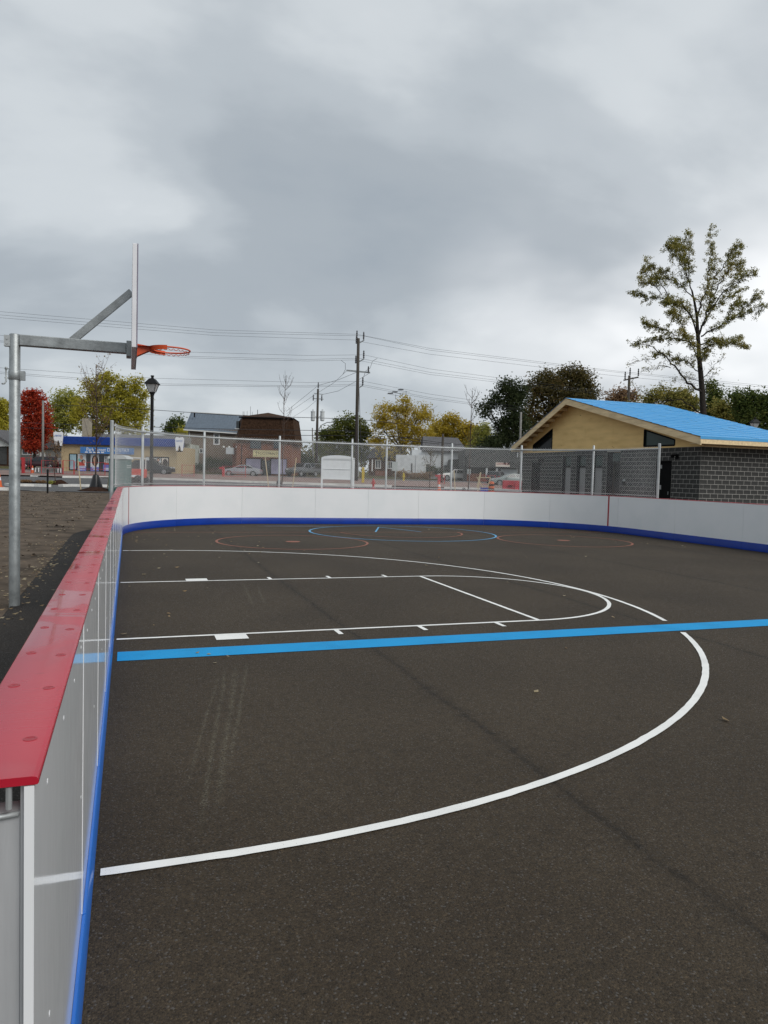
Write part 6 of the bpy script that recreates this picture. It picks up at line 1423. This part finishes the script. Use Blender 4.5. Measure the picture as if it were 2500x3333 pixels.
# white arched notice board
nb = Bld('notice_board', 'blank white arched notice board on two posts behind the fence', 'notice board', 1100, 52)
x0, x1, z0, z1 = nb.ext(cD(212, 1018), cD(590, 1278)); pa = nb.ext(cD(188, 995), cD(212, 1400)); pc = nb.ext(cD(592, 1015), cD(638, 1400))
MB().bb(pa[0], pa[1], -.08, .08, -.1, pa[3]).build('post', 'board_white_paint', nb.root); MB().bb(pc[1] - .12, pc[1], -.08, .08, -.1, pc[3] - .02).build('post', 'board_white_paint', nb.root)
zm = nb.xz(*cD(400, 1147))[1]; xr = pc[1] - .122
MB().bb(pa[1] + .002, xr, -.02, .03, z0, zm - .02).build('panel', 'board_white_paint', nb.root); MB().bb(pa[1] + .002, xr, -.02, .03, zm + .02, z1).build('panel', 'board_white_paint', nb.root)
MB().bb(pa[1] + .002, xr, -.05, .05, zm - .02, zm + .02).build('rail', 'board_white_paint', nb.root); MB().bb(pa[1] + .002, xr, -.06, .06, z0 - .06, z0).build('rail', 'board_white_paint', nb.root); MB().bb(pa[1] + .002, xr, -.06, .06, z1, z1 + .05).build('rail', 'board_white_paint', nb.root)
xc = (pa[0] + pc[1]) / 2; hw = (pc[1] - pa[0]) / 2; MB().prism([(xc - hw, 0)] + [(xc + hw * math.cos(a), .02 + .22 * math.sin(a)) for a in [math.pi - i * math.pi / 16 for i in range(17)]] + [(xc + hw, 0)], (0, -.07, z1 + .052), (1, 0, 0), (0, 0, 1), (0, .14, 0)).build('arched_top', 'board_white_paint', nb.root)
# plain sign backs on posts
def signpost(u0, v0, u1, v1, D, label, m='sign_back', dx=0):
    p = base((u0 + u1) / 2 + dx, D); r = thing('street_sign', label, 'sign', p, ANG, 'blank street signs'); x0, zt = loc(p, u0, v0, D); x1, zb = loc(p, u1, v1, D)
    MB().bb(x0, x1, -.03, -.01, zb, zt).build('sign_plate', m, r, bevel=.004); MB().bb(-.035, .035, .0, .06, 0, zt - .05).build('post', 'galv_pale', r)
signpost(*cN(572, 680), *cN(690, 880), 52, 'blank grey sign plate on a post right of the notice board'); signpost(*cE(712, 1148), *cE(755, 1218), 72, 'small pale green sign plate on a thin post near the dark shop')
# fire hydrants
def hydrant(u, D, label, m, h=.85):
    b = MB().lathe([(.16, 0), (.16, .05), (.11, .07), (.11, h * .62), (.15, h * .64), (.15, h * .7), (.11, h * .74), (.07, h * .9), (.03, h * .94), (.03, h)], (0, 0, 0), 12); c = MB().tube([(-.22, 0, h * .52), (.22, 0, h * .52)], .06, 10); d = MB().tube([(0, -.1, h * .42), (0, -.22, h * .42)], .08, 10)
    simple('fire_hydrant', label, 'fire hydrant', u, D, [('barrel', b, m), ('side_outlet', c, m), ('front_outlet', d, m)], 'fire hydrants')
hydrant(cN(165, 0)[0], 70, 'red fire hydrant on the kerb right of the notice board', 'hydrant_red', .95); hydrant(cN(820, 0)[0], 92, 'yellow fire hydrant before the brick hedge', 'hydrant_yellow', 1.0)
for i, x in enumerate((742, 760)):
    simple('marker_post', ('left' if i == 0 else 'right') + ' one of the two yellow marker posts by the tall pole', 'post', cD(x, 0)[0], 80, [('post', MB().tube([(0, 0, 0), (0, 0, 1.75)], .07, 8), 'hydrant_yellow'), ('post_cap', MB().lathe([(.075, 1.752), (.05, 1.8), (.01, 1.82)], (0, 0, 0), 8), 'hydrant_yellow')], 'yellow marker posts')
# red water filled barrier and blue crate, trestle
rb_ = MB().prism([(-.35, 0), (.35, 0), (.35, .15), (.18, .35), (.14, 1.0), (-.14, 1.0), (-.18, .35), (-.35, .15)], (-1.0, 0, 0), (0, 1, 0), (0, 0, 1), (2.0, 0, 0))
for u, D, lb in ((1668, 73, 'red plastic water barrier left of the block pavilion'), (1708, 72, 'second red plastic barrier half hidden by the pavilion corner')):
    r = simple('plastic_barrier', lb, 'barrier', u, D, [('shell', rb_, 'barrier_red', .03), ('lifting_slot', MB().bb(-.5, -.1, -.36, -.2, .42, .52), 'dark_metal'), ('lifting_slot', MB().bb(.2, .6, -.36, -.2, .42, .52), 'dark_metal')], 'red plastic barriers')
bc = MB()
for sx in (-.45, .45): bc.bb(sx - .04, sx + .04, -.3, .3, 0, .42)
bc.bb(-.41, .41, -.3, -.24, 0, .42); bc.bb(-.41, .41, .24, .3, 0, .42); bc.bb(-.41, .41, -.24, .24, 0, .05)
simple('blue_crate', 'blue plastic crate beside the wooden trestle', 'crate', cE(958, 0)[0], 68, [('crate_body', bc, 'crate_blue'), ('rim', MB().bb(-.5, .5, -.34, -.305, .36, .43), 'crate_blue')])
tr_ = Bld('wooden_trestle', 'pale wooden trestle frame near the blue crate', 'trestle', cE(925, 0)[0], 62)
for a, c, nm in (((835, 1262), (1025, 1262), 'top_bar'), ((885, 1195), (840, 1400), 'leg'), ((1020, 1265), (985, 1400), 'leg'), ((845, 1265), (925, 1400), 'brace')):
    q0, q1 = tr_.xz(*cE(*a)), tr_.xz(*cE(*c)); MB().bar((q0[0], rnd.uniform(-.1, .1), q0[1]), (q1[0], rnd.uniform(-.1, .1), q1[1] if nm == 'top_bar' else max(.0, q1[1])), .07).build(nm, 'stake_wood', tr_.root)
# brick hedge wall / shrubs in front of houses
def shrub(u, D, blobs, label, leaf, n, seed): 
    r = tree('shrub', label, u, D, blobs, leaf, n, .2, .2, .05, seed=seed, group='shrubs in front of the houses', clump=.3); r['category'] = 'shrub'
shrub(700, 103, [(690, 1505, 22, 18), (725, 1510, 26, 18), (660, 1520, 20, 14), (745, 1525, 18, 18)], 'dark shrub beside the brown house wall', 'leaf_dark', 1500, 51)
shrub(1400, 102, [(1410, 1530, 14, 16), (1425, 1535, 14, 14)], 'dark evergreen shrub at the corner of the white house', 'leaf_dark', 500, 52)
shrub(1360, 101, [(1345, 1548, 30, 10), (1390, 1550, 26, 10), (1310, 1546, 24, 10)], 'low reddish hedge along the white house', 'leaf_brown', 1200, 53)
shrub(1010, 110, [(1000, 1500, 22, 26), (1030, 1515, 20, 20), (975, 1490, 14, 20)], 'dark shrub right of the brick shop', 'leaf_dark', 1300, 54)
# distant wooded horizon
fw = MB(); rr = random.Random(77)
for i in range(9000):
    u = rr.uniform(-900, 3400); D = rr.uniform(190, 260); h = 7 + 3.5 * _nz.noise((u * .012, 0, 5)) + 2 * _nz.noise((u * .05, 0, 2)); p = base(u, D); leaf_quads(fw, p + Vector((0, 0, rr.random() ** .7 * h)), 1.5, rr)
o = stuff(fw.build('distant_wood', 'leaf_olive', recalc=False)); tag(o, 'distant band of autumn woodland along the horizon', 'woodland')
